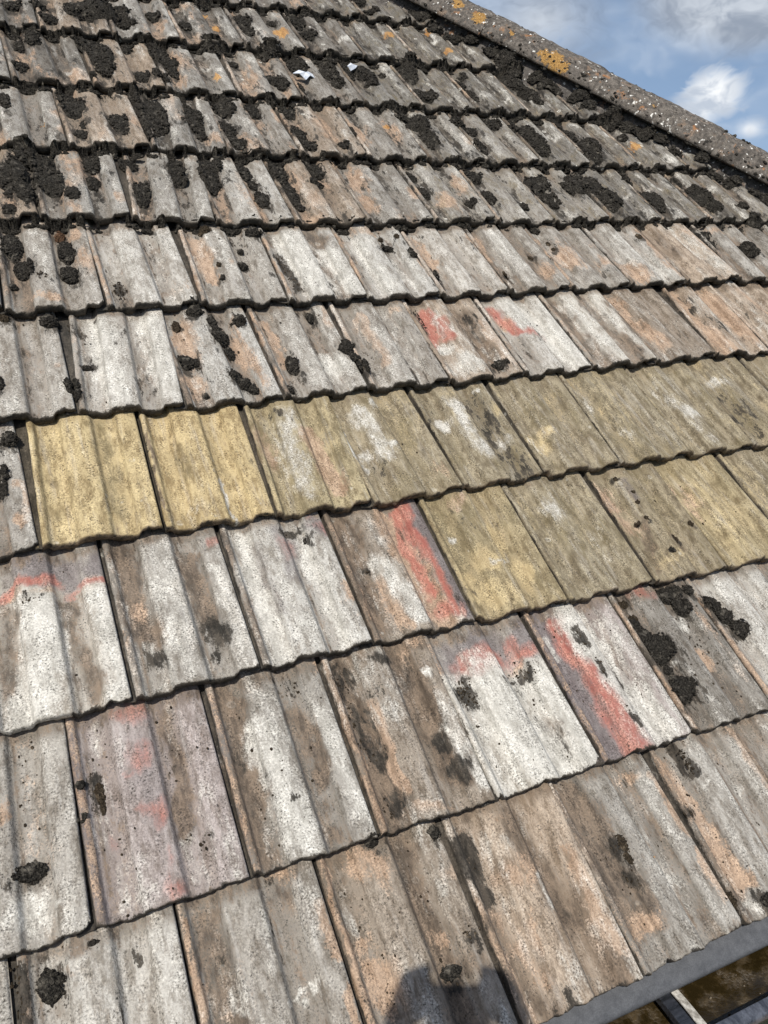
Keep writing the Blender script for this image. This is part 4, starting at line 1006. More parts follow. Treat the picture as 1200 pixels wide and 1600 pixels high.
def paint(X, Y, u, v, r, c, rnd):
    ch = {k: np.zeros(len(X)) for k in 'WRBTKPYGO'}
    X0, Y0 = X, Y; sd = r * 13.7 + c * 5.1
    X = X0 + (fbm(X0 * 38, Y0 * 22, sd, 3) - .5) * .026 + (fbm(X0 * 130, Y0 * 90, sd + 9, 2) - .5) * .009
    Y = Y0 + (fbm(X0 * 30, Y0 * 24, sd + 31, 3) - .5) * .05 + (fbm(X0 * 120, Y0 * 90, sd + 40, 2) - .5) * .012
    patch = .62 + .62 * fbm(X0 * 34, Y0 * 20, sd + 60, 3)
    for o in bucket.get((r, c), ()):
        k, s = o[0], o[1]
        if len(o) == 3:
            x, y, a, b = o[2]; d = np.hypot((X - x) / max(a, .002), (Y - y) / max(b, .002)); soft = 1.0
        else:
            hw = o[2]; d = np.full(len(X), 9.)
            for (x0, y0), (x1, y1) in zip(o[3][:-1], o[3][1:]):
                dx, dy = x1 - x0, y1 - y0; t = np.clip(((X - x0) * dx + (Y - y0) * dy) / (dx * dx + dy * dy + 1e-9), 0, 1)
                d = np.minimum(d, np.hypot(X - x0 - t * dx, Y - y0 - t * dy) / max(hw, .002))
        if k == 'W' and TINT.get((r, c)) in ('o', 'm', 'y') and len(o) == 4 and o[2] > .006: s *= .78
        ch[k] = np.maximum(ch[k], s * np.clip(1.42 - .92 * d, 0, 1) * (patch if k not in 'RPO' else 1))
    seed = rnd.random() * 100
    code = TINT.get((r, c), None)
    yel = code in ('y', 'o', 'm'); bare = 1 - np.clip(ch['P'] * 1.2, 0, 1) * .85
    pan = np.clip((-prof(u) - .005) / .006, 0, 1) * (u > .1)
    n1 = fbm(u * 4 + seed, v * 1.7, seed); n2 = fbm(u * 7 + seed, v * 2.6 + 5, seed + 3); n3 = fbm(u * 3.2, v * 3.5 + seed, seed + 8)
    dirt = (.25 + .5 * rnd.random()) * (.35 if yel else 1)
    ch['B'] = np.maximum(ch['B'], bare * pan * dirt * np.clip(n1 * 2.2 - .35, 0, 1.1))
    ch['W'] = np.maximum(ch['W'], bare * np.clip(n2 * 1.9 - .75, 0, .6) * (.25 if yel else (.62 if r < 2 else .72)) * (.6 + .4 * (1 - pan)))
    ch['K'] = np.maximum(ch['K'], np.clip(n3 * 1.6 - .85, 0, .5) * (.4 if yel else (1.1 if r >= 6 else .6)))
    lip = (u < .085) & (u > .022)
    if not yel:
        q = rnd.random(); ch['T'] = np.maximum(ch['T'], lip * (.15 + .38 * q) * (.5 + n2)); ch['B'] = np.maximum(ch['B'], lip * (.7 - .4 * q) * (.5 + n1))
    else: ch['G'] = np.maximum(ch['G'], np.clip(n3 * 2 - .7, 0, .7) * (.3 if code == 'y' else .7)); ch['Y'] = np.maximum(ch['Y'], np.clip(n1 * 2 - .8, 0, .6) * (.9 if code == 'y' else .5))
    foot = np.exp(-((u - .628) / .022) ** 2) + np.exp(-((u - .128) / .022) ** 2) + .6 * np.exp(-((u - .77) / .02) ** 2)      # brown and black bands at the foot of the ribs
    ch['B'] = np.maximum(ch['B'], bare * foot * np.clip(n2 * 2.0 - .25, 0, .8) * (.45 if yel else .85))
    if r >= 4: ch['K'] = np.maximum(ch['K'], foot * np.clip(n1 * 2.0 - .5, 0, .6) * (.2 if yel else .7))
    if r >= 6:
        ch['T'] = np.maximum(ch['T'], np.clip(n1 * 2.0 - .95, 0, .8) * (1.0 if c < 6 else .35)); ch['K'] = np.maximum(ch['K'], pan * np.clip(n2 * 2 - .55, 0, .75) * .8)
        ch['G'] = np.maximum(ch['G'], .25 * (c > 6))
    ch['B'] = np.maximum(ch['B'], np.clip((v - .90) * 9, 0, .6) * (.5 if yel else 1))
    ch['K'] = np.maximum(ch['K'], np.clip(2.6 - (u / .0105), 0, 1) * 1.0)
    return ch

def build_tile(r, c, seen):
    rnd = random.Random(int(r * 1000 + c * 10 + 77))
    xl, yl = node(r, c); xr, yr = node(r, c + 1)
    if hip_dist(xl, yl) > .05: return
    big = seen and r <= 5
    us = US_N if big else US_F
    nv = (46 if r <= 2 else 32) if big else (18 if seen else 4)
    width = (xr - xl); ang = math.atan2(yr - yl, xr - xl)
    p = prof(us); L_ = G + .062
    th = np.full(len(us), .0195); th[us > .8] = .011; th[us < .014] = .0045
    pb_ = np.minimum(p - .004, p - th); pb_ = np.where(us > .812, np.minimum(-.0115, p - .0035), pb_)
    yy = np.concatenate([[.009], np.linspace(.02, G, nv), [L_]])
    s0 = rnd.random() * 50
    xs = us * width
    chip = (vn(us * 14 + s0, us * 0, s0) - .5) * .0042 + (vn(us * 45 + s0, us * 0, s0 + 4) - .5) * .0026
    nick = np.clip(vn(us * 20 + s0, us * 0 + 2, s0) - .80, 0, 1) * .022 * (rnd.random() < .6); chip = chip + nick
    if rnd.random() < .4: chip = chip + np.clip((us - .93) / .06, 0, 1) ** 1.5 * rnd.uniform(.003, .012)
    if rnd.random() < .25: chip = chip + np.clip((.10 - us) / .08, 0, 1) * rnd.uniform(.002, .007)
    lift = (rnd.random() - .5) * .004; roll = (rnd.random() - .5) * .006
    rows = []   # (y array, z array)
    def tz(y): return -STEP * y / G
    rows.append((np.full(len(us), L_), pb_ + tz(L_)))
    rows.append((np.full(len(us), .05), pb_ + tz(.05)))
    r1 = (vn(us * 30 + s0, us * 0 + 7, s0) - .5) * .002
    rows.append((.0018 + chip + r1, pb_))
    rows.append((.0002 + chip - r1, pb_ * .66 + p * .34))
    rows.append((.0000 + chip, pb_ * .28 + p * .72))
    rows.append((.0009 + chip, p - .0011))
    rows.append((.0030 + chip, p + 0))
    for y in yy:
        w_ = (fbm(us * 9 + s0, us * 0 + y * 22, s0) - .5) * .0009
        rows.append((np.full(len(us), y), p + tz(y) + (w_ if y < G else 0)))
    n = len(us); V = np.zeros((len(rows) * n, 3)); vv = np.zeros(len(rows) * n); uu = np.tile(us, len(rows)); butt = np.zeros(len(rows) * n)
    for i, (y, z) in enumerate(rows):
        a = slice(i * n, (i + 1) * n); V[a, 0] = xs; V[a, 1] = y; V[a, 2] = z + lift + roll * us; vv[a] = np.asarray(y) / G; butt[a] = 1.0 if 1 <= i <= 4 else (.55 if i == 5 else (.25 if i == 6 else 0))
    F = [(i * n + j, i * n + j + 1, (i + 1) * n + j + 1, (i + 1) * n + j) for i in range(len(rows) - 1) for j in range(n - 1)]
    F.append(tuple(i * n + n - 1 for i in range(len(rows)))); F.append(tuple(i * n for i in reversed(range(len(rows)))))
    ca, sa = math.cos(ang), math.sin(ang)
    X = xl + V[:, 0] * ca - V[:, 1] * sa; Y = yl + V[:, 0] * sa + V[:, 1] * ca
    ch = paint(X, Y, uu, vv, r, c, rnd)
    code = TINT.get((r, c))
    if code is None:
        code = rnd.choice('ggtlgb') if c < 6.5 else rnd.choice('ggdgl')
        if r >= 7 and c > 6: code = rnd.choice('dgdgg')
        if r <= 3 and c > 9: code = rnd.choice('oobg')
    yel = code in ('y', 'o', 'm')
    white_butt = (r == 2 and c == .5)
    # cut ends: black algae with their shade painted in; yellow tiles' shaded ends painted olive brown
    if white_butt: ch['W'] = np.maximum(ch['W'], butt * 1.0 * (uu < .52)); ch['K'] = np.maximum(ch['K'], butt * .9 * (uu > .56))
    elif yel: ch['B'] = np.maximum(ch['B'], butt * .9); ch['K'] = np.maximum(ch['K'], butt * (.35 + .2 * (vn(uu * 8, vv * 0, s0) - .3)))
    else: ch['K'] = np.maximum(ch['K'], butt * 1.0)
    me = bpy.data.meshes.new('roof_tile'); me.from_pydata(V.tolist(), [], F); me.update()
    sm = np.ones(len(F), bool); sm[-2:] = False; me.polygons.foreach_set('use_smooth', sm)
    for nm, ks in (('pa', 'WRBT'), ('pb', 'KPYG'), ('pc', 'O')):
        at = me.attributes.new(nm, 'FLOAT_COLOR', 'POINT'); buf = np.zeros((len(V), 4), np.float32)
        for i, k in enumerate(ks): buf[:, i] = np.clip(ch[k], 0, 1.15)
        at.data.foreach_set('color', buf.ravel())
    me.materials.append(M_TILE)
    if hip_dist(xr, yr + L_) > -.045:          # cut to the hip
        bm = bmesh.new(); bm.from_mesh(me)
        pl = HIP_P0 + HIP_N * -.03; ln = (pl[0] - xl, pl[1] - yl)
        co = (ln[0] * ca + ln[1] * sa, -ln[0] * sa + ln[1] * ca, 0); no = (HIP_N[0] * ca + HIP_N[1] * sa, -HIP_N[0] * sa + HIP_N[1] * ca, 0)
        bmesh.ops.bisect_plane(bm, geom=bm.verts[:] + bm.edges[:] + bm.faces[:], dist=1e-5, plane_co=co, plane_no=no, clear_outer=True)
        if not bm.faces: bm.free(); return
        bm.to_mesh(me); bm.free()
    o = bpy.data.objects.new('roof_tile', me); col.objects.link(o); o.parent = roof
    o.location = (xl, yl, 0); o.rotation_euler = (0, 0, ang)
    t = TINTS[code]; j = (1 + (rnd.random() - .5) * .16) * (1 if r < 6 else (.90 if r == 6 else .80)); wv = (rnd.random() - .5) * .03
    o['tint'] = (t[0] * j * (1 + wv), t[1] * j, t[2] * j * (1 - wv), 1.0)
    o['rosettes'] = 1.0 if (r >= 6 and c > 4) else (.15 if r < 2 else .4)
    lb = TILE_LABELS.get((r, c))
    if lb: o['label'] = lb
    return o
TILE_LABELS = {(1, 1): 'pink-stained grey tile', (1, 4): 'white tile with a red band across its top', (1, 5): 'pale tile with a long red streak', (2, .5): 'white tile with a jagged red band',
    (2, 3.5): 'brown tile with twin red streaks and a purple edge', (3, 1): 'clean yellow tile', (3, 2): 'yellow tile with a white crack line', (4, 5.5): 'tile with a red smear and a brown channel', (4, 6.5): 'white tile with a faint red line',
    (2, 4.5): 'mottled yellow and olive tile', (1, 6): 'dark grey tile with black moss and an orange spot', (4, 1.5): 'pale whitish grey tile'}

# visible span of columns per course, with a margin for other viewpoints
SPAN = {-0: (-1, 9), 1: (-1, 10), 2: (-1, 11), 3: (-1, 12), 4: (-1, 13), 5: (-1, 14), 6: (-1, 14), 7: (-1, 15), 8: (-1, 14), 9: (-1, 13), 10: (-1, 12), 11: (-1, 11), 12: (-2, 10), 13: (-2, 9)}
SEEN = {0: (.5, 5.5), 1: (0, 7), 2: (.5, 8.5), 3: (0, 9), 4: (.5, 10.5), 5: (0, 11), 6: (.5, 12.5), 7: (1, 13), 8: (1.5, 12.5), 9: (1, 11), 10: (1.5, 10.5), 11: (3, 9)}
for r, (c0, c1) in SPAN.items():
    off = 0 if r % 2 else .5
    for i in range(-5, c1 + (5 if r < 6 else 1)):
        c = i + off; s = SEEN.get(r, (99, 0)); build_tile(r, c, s[0] <= c <= s[1])

# roof deck under the tiles (underlay), both sides of the hip
dk = []
HIPL = lambda t: HIP_P0 + HIP_A * t
lo_t = -HIP_P0[1] / HIP_A[1]; hi_t = (G * 14.2 - HIP_P0[1]) / HIP_A[1]
a, b_ = HIPL(lo_t), HIPL(hi_t)
zt = -.075
vd = [(-.95, .0, zt), (a[0], 0, zt), (b_[0], b_[1], zt), (-.95, b_[1], zt)]
vd = vd + [(x, y, z - .03) for x, y, z in vd]
mesh_obj('underlay_deck', vd, [(0, 1, 2, 3), (4, 7, 6, 5), (0, 4, 5, 1), (1, 5, 6, 2), (2, 6, 7, 3), (3, 7, 4, 0)], M_FELT, roof)

# ------------------------------------------------------------------ hip
n1 = np.array((0, 0, 1.0)); BIS = np.array((0.28578, 0.24236, 0.92714)); PERP = np.cross(HIP_A, BIS)   # PERP points to the far side
def hip_pt(t, s, z, jit=(0, 0)): return HIP_P0 + HIP_A * t + PERP * (s + jit[0]) + BIS * (z + jit[1])
rh = random.Random(4)
LICHEN = ((2.121,2.614,0.054,0.035),(2.139,2.577,0.047,0.025),(2.095,2.645,0.054,0.020),(1.922,2.866,0.059,0.028),(1.867,2.949,0.064,0.022),(2.011,2.770,0.062,0.012),(2.386,2.328,0.062,0.010),(2.205,2.515,0.054,0.008))        # orange lichen on the hip: x, y, z, radius
joints = [1.54, 1.07, .60, .13, -.34, -.81, -1.28, -1.75]
RAD = .118
for k in range(len(joints) - 1):
    t1, t0 = joints[k] + .008, joints[k + 1] - .002
    jx, jz, tw = (rh.random() - .5) * .006, (rh.random() - .5) * .006, (rh.random() - .5) * .05
    V, F = [], []; na, nt = 22, 26
    for i in range(nt + 1):
        tt = t0 + (t1 - t0) * i / nt
        for side in (0, 1):
            for j in range(na + 1):
                a = math.radians(-73 + 153 * j / na) + tw
                rr = RAD - (.017 if side else 0) + .0045 * (1 - i / nt)
                nz = (float(fbm(np.float64(j * .5 + k * 9), np.float64(i * .7), 3.0 + k)) - .5) * .009
                e = min(i, nt - i); rr2 = rr + nz - (.004 if e == 0 and not side else 0)
                V.append(hip_pt(tt + (float(vn(np.float64(j * .7 + k * 5), np.float64(0), 2.)) - .5) * .004 * (1 if e == 0 else 0), rr2 * math.sin(a) * 1.02, rr2 * math.cos(a) - .052, (jx, jz)))
    row = 2 * (na + 1)
    for i in range(nt):
        for j in range(na):
            q = i * row + j; F.append((q, q + 1, q + row + 1, q + row)); q += na + 1; F.append((q, q + row, q + row + 1, q + 1))
        for j in (0, na): q = i * row + j; F.append((q, q + row, q + row + na + 1, q + na + 1))
    for i in (0, nt):
        for j in range(na): q = i * row + j; F.append((q, q + 1, q + na + 2, q + na + 1))
    o = mesh_obj('hip_tile', V, F, M_HIP, roof, True)
    VA = np.array([tuple(v) for v in V]); lc = np.zeros(len(VA), np.float32)
    for (q0, q1, q2, ra) in LICHEN: lc = np.maximum(lc, np.clip(1.4 - np.linalg.norm(VA - np.array((q0, q1, q2)), axis=1) / ra * .9, 0, 1))
    o.data.attributes.new('lichen', 'FLOAT', 'POINT').data.foreach_set('value', lc.astype(np.float32))
# mortar bedding under the hip tiles, rough on the visible side
V, F = [], []; nt, ns = 240, 14
for i in range(nt + 1):
    t = 1.5 - 3.2 * i / nt
    for j in range(ns):
        s = -.165 + .29 * j / (ns - 1)
        q = float(fbm(np.float64(i * .45), np.float64(j * .8), 21.)) - .5; q2 = float(vn(np.float64(i * 1.1), np.float64(j * 1.7), 5.)) - .5
        # height over the roof plane: feathers out below the tiles at its lower edge, rises under the hip tile
        hz = -.038 + .060 * min(1, j / 5.0) + q * .030 + q2 * .012
        p = HIP_P0 + HIP_A * t + HIP_N * (s * .93 + q2 * .01); V.append((p[0], p[1], hz if s < .0 else hz - s * .9))
for i in range(nt):
    for j in range(ns - 1): q = i * ns + j; F.append((q, q + 1, q + ns + 1, q + ns))
mesh_obj('mortar_bed', V, F, M_MORTAR, roof, True)
# the roof slope beyond the hip (deck)
cp, sp = math.cos(PITCH), math.sin(PITCH)
def wr(v): return ROOF.inverted() @ Vector(v)
pA, pB = ROOF @ Vector(HIPL(lo_t)), ROOF @ Vector(HIPL(hi_t))
q = [pA, pA + Vector((0, 5, 0)), pB + Vector((0, 5 - (pB - pA).y, 0)), pB]
q = [p + Vector((0, 0, -.05)) for p in q]; q += [p + Vector((0, 0, -.04)) for p in q]
mesh_obj('far_slope_deck', [ROOF.inverted() @ p for p in q], [(0, 1, 2, 3), (4, 7, 6, 5), (0, 4, 5, 1), (1, 5, 6, 2), (2, 6, 7, 3), (3, 7, 4, 0)], M_MORTAR, roof)

# ------------------------------------------------------------------ eaves tray and fascia (parts of the roof)
def strip(name, prof_yz, x0, x1, nx, material, parent, thick=.0025):
    """sheet swept along the eaves from a profile of roof (y,z) points"""
    V, F = [], []; n = len(prof_yz)
    for i in range(nx + 1):
        x = x0 + (x1 - x0) * i / nx
        for (y, z) in prof_yz:
            k = (float(vn(np.float64(x * 6), np.float64(y * 30), 3.)) - .5) * .0015; V.append((x, y, z + k))
        for (y, z) in prof_yz:
            k = (float(vn(np.float64(x * 6), np.float64(y * 30), 3.)) - .5) * .0015; V.append((x, y, z + k - thick))
    for i in range(nx):
        for j in range(n - 1):
            q = i * 2 * n + j; F.append((q, q + 2 * n, q + 2 * n + 1, q + 1)); q += n; F.append((q, q + 1, q + 2 * n + 1, q + 2 * n))
        q = i * 2 * n + n - 1; F.append((q, q + 2 * n, q + 3 * n, q + n))
    return mesh_obj(name, V, F, material, parent, True)
strip('eaves_tray', [(.12, -.040), (.02, -.034), (-.010, -.0315), (-.027, -.0330), (-.032, -.0350), (-.035, -.047)], -.98, 3.4, 60, M_TRAY, roof)
ty = lambda y, z: (y * cp + z * sp, -y * sp + z * cp)       # world offsets from the eaves line -> roof y,z
def rv(x, y, z): a = ty(y, z); return (x, a[0], a[1])

# ------------------------------------------------------------------ gutter (a thing of its own)
gut = empty('gutter', Matrix.Translation((0, 0, EAVES)))
tag(gut, 'black plastic gutter full of dark sludge below the eaves at the bottom right', 'gutter')
gp = [(.046, -.040), (.046, -.120), (.038, -.140), (.010, -.152), (-.030, -.152), (-.054, -.138), (-.062, -.110), (-.063, -.066), (-.066, -.062), (-.080, -.062), (-.083, -.068), (-.083, -.076), (-.072, -.076), (-.070, -.112), (-.060, -.146), (-.032, -.160), (.012, -.160), (.044, -.147), (.052, -.122), (.052, -.040)]
V, F = [], []; n = len(gp); nx = 40
for i in range(nx + 1):
    x = -.6 + 4.0 * i / nx
    for (y, z) in gp: V.append((x, y, z + (float(vn(np.float64(x * 3), np.float64(0), 8.)) - .5) * .002))
for i in range(nx):
    for j in range(n): q = i * n; F.append((q + j, q + n + j, q + n + (j + 1) % n, q + (j + 1) % n))
F += [tuple(range(n)), tuple(nx * n + j for j in reversed(range(n)))]
trough = mesh_obj('trough', V, F, M_GUTTER, gut)
V = []; F = []
for i in range(nx + 1):
    x = -.6 + 4.0 * i / nx
    V += [(x, -.0655, -.0612), (x, -.0800, -.0612), (x, -.0842, -.068), (x, -.0842, -.0745)]
for i in range(nx):
    for j in range(3): q = i * 4 + j; F.append((q, q + 4, q + 5, q + 1))
mesh_obj('rolled_lip', V, F, M_SCUFF, gut, True)
# sludge and water
ms, t, b = mat('gutter_water'); oc = t.n.new('ShaderNodeTexCoord').outputs['Object']
nn = t.noise(oc, 38, 6, .65); n2 = t.noise(oc, 190, 4, .6)
t.put(b.inputs['Base Color'], t.mix(t.step(t.math('ADD', t.math('MULTIPLY', nn, .75), t.math('MULTIPLY', n2, .25)), .42, .70), (.016, .011, .004), (.060, .040, .016)))
t.put(b.inputs['Roughness'], t.step(nn, .4, .62, .08, .6)); t.put(b.inputs['Normal'], t.bump(t.math('ADD', t.step(nn, .5, .7), t.math('MULTIPLY', n2, .4)), .5, .003))
V, F = [], []; nx2, ny2 = 220, 14
for i in range(nx2 + 1):
    for j in range(ny2 + 1):
        x = -.6 + 4.0 * i / nx2; y = .045 - .107 * j / ny2
        h = max(0, float(fbm(np.float64(x * 22), np.float64(y * 22), 31.)) - .60) * .05
        V.append((x, y, -.098 + h))
F = [(i * (ny2 + 1) + j, (i + 1) * (ny2 + 1) + j, (i + 1) * (ny2 + 1) + j + 1, i * (ny2 + 1) + j + 1) for i in range(nx2) for j in range(ny2)]
wt = mesh_obj('sludge_water', V, F, ms, gut, True)
rg = random.Random(9); V, F = [], []
ICO = bmesh.new(); bmesh.ops.create_icosphere(ICO, subdivisions=2, radius=1.0); ICO_V = np.array([v.co[:] for v in ICO.verts]); ICO_F = [tuple(v.index for v in f.verts) for f in ICO.faces]; ICO.free()
IC1 = bmesh.new(); bmesh.ops.create_icosphere(IC1, subdivisions=1, radius=1.0); IC1_V = np.array([v.co[:] for v in IC1.verts]); IC1_F = [tuple(v.index for v in f.verts) for f in IC1.faces]; IC1.free()
for k in range(160):
    x = rg.uniform(.75, 1.5) if k < 60 else rg.uniform(-.5, 3.2); y = rg.uniform(-.058, .0) if k % 3 else rg.uniform(-.058, -.045); s = rg.choice((.001, .0012, .0016, .0022, .003, .0042))
    jit = np.array([1 + rg.uniform(-.3, .3) for _ in range(3)]); base = len(V)
    V += (IC1_V * s * jit * (1 + .25 * np.sin(IC1_V[:, [1, 2, 0]] * 4 + k)) + np.array((x, y, -.096 + s * .3))).tolist(); F += [tuple(i + base for i in f) for f in IC1_F]
gr = mesh_obj('grit', V, F, stone_material('gutter_grit', (.06, .045, .028), (.17, .14, .10), spots=(.3, .27, .22)), gut, True); tag(gr, kind='stuff')
# strap bracket across the gutter with its black clip
st = mesh_obj('bracket', *box(0, .0125, -.070, .046, -.002, 0), M_STRAP, gut)
st.location = (.962, 0, -.0605); bm = bmesh.new(); bm.from_mesh(st.data); bmesh.ops.subdivide_edges(bm, edges=bm.edges[:], cuts=6, use_grid_fill=True)
for v_ in bm.verts: v_.co.z += (float(vn(np.float64(v_.co.y * 60), np.float64(v_.co.x * 60), 2.)) - .5) * .002; v_.co.x += (float(vn(np.float64(v_.co.y * 80), np.float64(1.), 6.)) - .5) * .0025
bm.to_mesh(st.data); bm.free()
clip = bevel_box('bracket_clip', .940, .9605, -.0705, .0455, -.075, -.0615, M_GUTTER, gut, .001, 1)

# ------------------------------------------------------------------ moss
def surf(x, y):
    r = math.floor(y / G); off = 0 if r % 2 else .5
    u = x / W - off; u -= math.floor(u); v = y / G - r
    return float(prof(u)) - STEP * v, r
def lumps(ells, rnd, far, base=(0, 0), hscale=1.0, flat=False, lift=0.0):
    V, F = [], []; nv = 0
    for (x, y, a, b) in ells:
        a = max(a, .0035); b = max(b, .0035)
        rl = min(.0034 if not far else .0058, .5 * min(a, b) + .001)
        n = int(min(150 if not far else 60, max(4, 1.7 * a * b / (rl * rl))))
        for k in range(n):
            th = rnd.random() * 2 * math.pi; d = math.sqrt(rnd.random()) * (.92 + .22 * (float(vn(np.float64(math.cos(th) * 2 + x * 50), np.float64(math.sin(th) * 2 + y * 50), 3.)) - .5) * 2)
            px, py = x + a * d * math.cos(th), y + b * d * math.sin(th)
            zs, r = surf(px, py); zs += lift * max(0., 1 - abs(hip_dist(px, py) + .06) / .13)
            s = rl * rnd.uniform(.65, 1.25) * (1.0 - .35 * min(1, d))
            h = (min(a, b) * .52 + .001) * max(0, 1 - d ** 3) * hscale * (.25 if flat else 1)
            sv = IC1_V; sf = IC1_F
            o1 = rnd.random() * 20
            q = sv * (1 + .22 * np.sin(sv[:, [1, 2, 0]] * 5 + o1) + .12 * np.sin(sv[:, [2, 0, 1]] * 11 + o1 * 2))[:, :]
            q = q * np.array((s * rnd.uniform(.8, 1.2), s * rnd.uniform(.8, 1.3), s * rnd.uniform(.55, .9) * (.5 if flat else 1)))
            V.append(q + np.array((px - base[0], py - base[1], zs + h - s * .12))); F += [tuple(i + nv for i in f) for f in sf]; nv += len(sv)
        # filled dome under the tufts
        m_ = 20; dv = []; df = []
        zc = surf(x, y)[0] + lift * max(0., 1 - abs(hip_dist(x, y) + .06) / .13)
        for ring in range(5):
            fr = 1 - ring / 4.6
            for j in range(m_):
                th = 2 * math.pi * j / m_; wob = .92 + .3 * (float(vn(np.float64(math.cos(th) * 1.8 + x * 50), np.float64(math.sin(th) * 1.8 + y * 50), 3.)) - .5)
                px, py = x + a * fr * wob * math.cos(th), y + b * fr * wob * math.sin(th)
                zz = surf(px, py)[0] + lift * max(0., 1 - abs(hip_dist(px, py) + .06) / .13); hh = (min(a, b) * .52 + .001) * (1 - fr ** 3) * hscale * (.3 if flat else 1)
                dv.append((px - base[0], py - base[1], zz + hh - (.0015 if ring == 0 else 0)))
        dv.append((x - base[0], y - base[1], zc + (min(a, b) * .52 + .001) * hscale * (.3 if flat else 1)))
        for ring in range(4):
            for j in range(m_): df.append((ring * m_ + j, ring * m_ + (j + 1) % m_, (ring + 1) * m_ + (j + 1) % m_, (ring + 1) * m_ + j))
        for j in range(m_): df.append((4 * m_ + j, 4 * m_ + (j + 1) % m_, 5 * m_))
        V.append(np.array(dv)); F += [tuple(i + nv for i in f) for f in df]; nv += len(dv)
    return np.concatenate(V), F
rm = random.Random(11)
UV, UF, un_ = [], [], 0; CV, CF, cn_ = [], [], 0
for label, kind, ells in MOSS:
    if label == '':
        V, F = lumps(ells, rm, False, hscale=.8); CV.append(V); CF += [tuple(i + cn_ for i in f) for f in F]; cn_ += len(V)
    elif label:
        x0 = sum(e[0] for e in ells) / len(ells); y0 = sum(e[1] for e in ells) / len(ells)
        V, F = lumps(ells, rm, False, (x0, y0), 1.0, kind == 1)
        o = mesh_obj('moss_clump', V, F, (M_MOSS, M_MOSS_BROWN, M_MOSS_DEAD)[kind], None, True)
        o.matrix_world = ROOF @ Matrix.Translation((x0, y0, 0))
        tag(o, label, 'moss', 'moss clumps on the lower courses')
    else:
        V, F = lumps(ells, rm, True, hscale=.7 if kind == 9 else .8, lift=.030 if kind == 9 else 0.); UV.append(V); UF += [tuple(i + un_ for i in f) for f in F]; un_ += len(V)
# moss packed along the course edges higher up
extra = []
for r in range(6, 12):
    off = 0 if r % 2 else .5
    for i in range(0, 14):
        c = i + off
        if c > (HIP_P0[0] - (G * r - HIP_P0[1]) * .848) / W - 1.2: continue
        for uc in (.2, .7, .04):
            k = rm.random(); dens = (.55 if r >= 7 else .33) if c < 5 else .62
            if k < dens: extra.append((W * (c + uc + .5) + rm.uniform(-.01, .01), G * r - rm.uniform(.004, .016), rm.uniform(.010, .026), rm.uniform(.006, .016)))
            if rm.random() < (.16 if r >= 7 else .06): extra.append((W * (c + .03) + rm.uniform(-.005, .02), G * (r + rm.uniform(.1, .95)), rm.uniform(.006, .013), rm.uniform(.012, .04)))
        for k in range(10):      # black moss fringe on course edges, built out to thicken the shade below
            if rm.random() < (.55 if r >= 7 else .32): extra.append((W * (c + rm.random()), G * r - rm.uniform(.006, .014), rm.uniform(.009, .020), rm.uniform(.006, .011)))
            if rm.random() < (.75 if r >= 7 else .5): extra.append((W * (c + rm.random()), G * r + rm.uniform(-.007, .001), rm.uniform(.005, .013), rm.uniform(.0035, .007)))
for e in extra:
    V, F = lumps([e], rm, True, hscale=.9); UV.append(V); UF += [tuple(i + un_ for i in f) for f in F]; un_ += len(V)
for k in range(420):             # tufts on the hip tiles
    t_ = rm.uniform(-1.1, 1.3); a_ = math.radians(rm.choice((-72, -71, -70, -68, -64, -58, -48, -36, -8, 0, 5, 8, 12, 20)) + rm.uniform(-8, 8)); s_ = rm.uniform(.002, .007)
    p_ = hip_pt(t_, RAD * 1.02 * math.sin(a_), RAD * math.cos(a_) - .052)
    q_ = IC1_V * (1 + .3 * np.sin(IC1_V[:, [1, 2, 0]] * 5 + k))
    UV.append(q_ * np.array((s_ * 1.3, s_ * 1.3, s_ * .8)) + p_); UF += [tuple(i + un_ for i in f) for f in IC1_F]; un_ += len(IC1_V)
mg = mesh_obj('moss_growth', np.concatenate(UV), UF, M_MOSS, None, True); mg.matrix_world = ROOF
tag(mg, 'thick black moss cushions spread over the upper courses and along the hip', 'moss', kind='stuff')

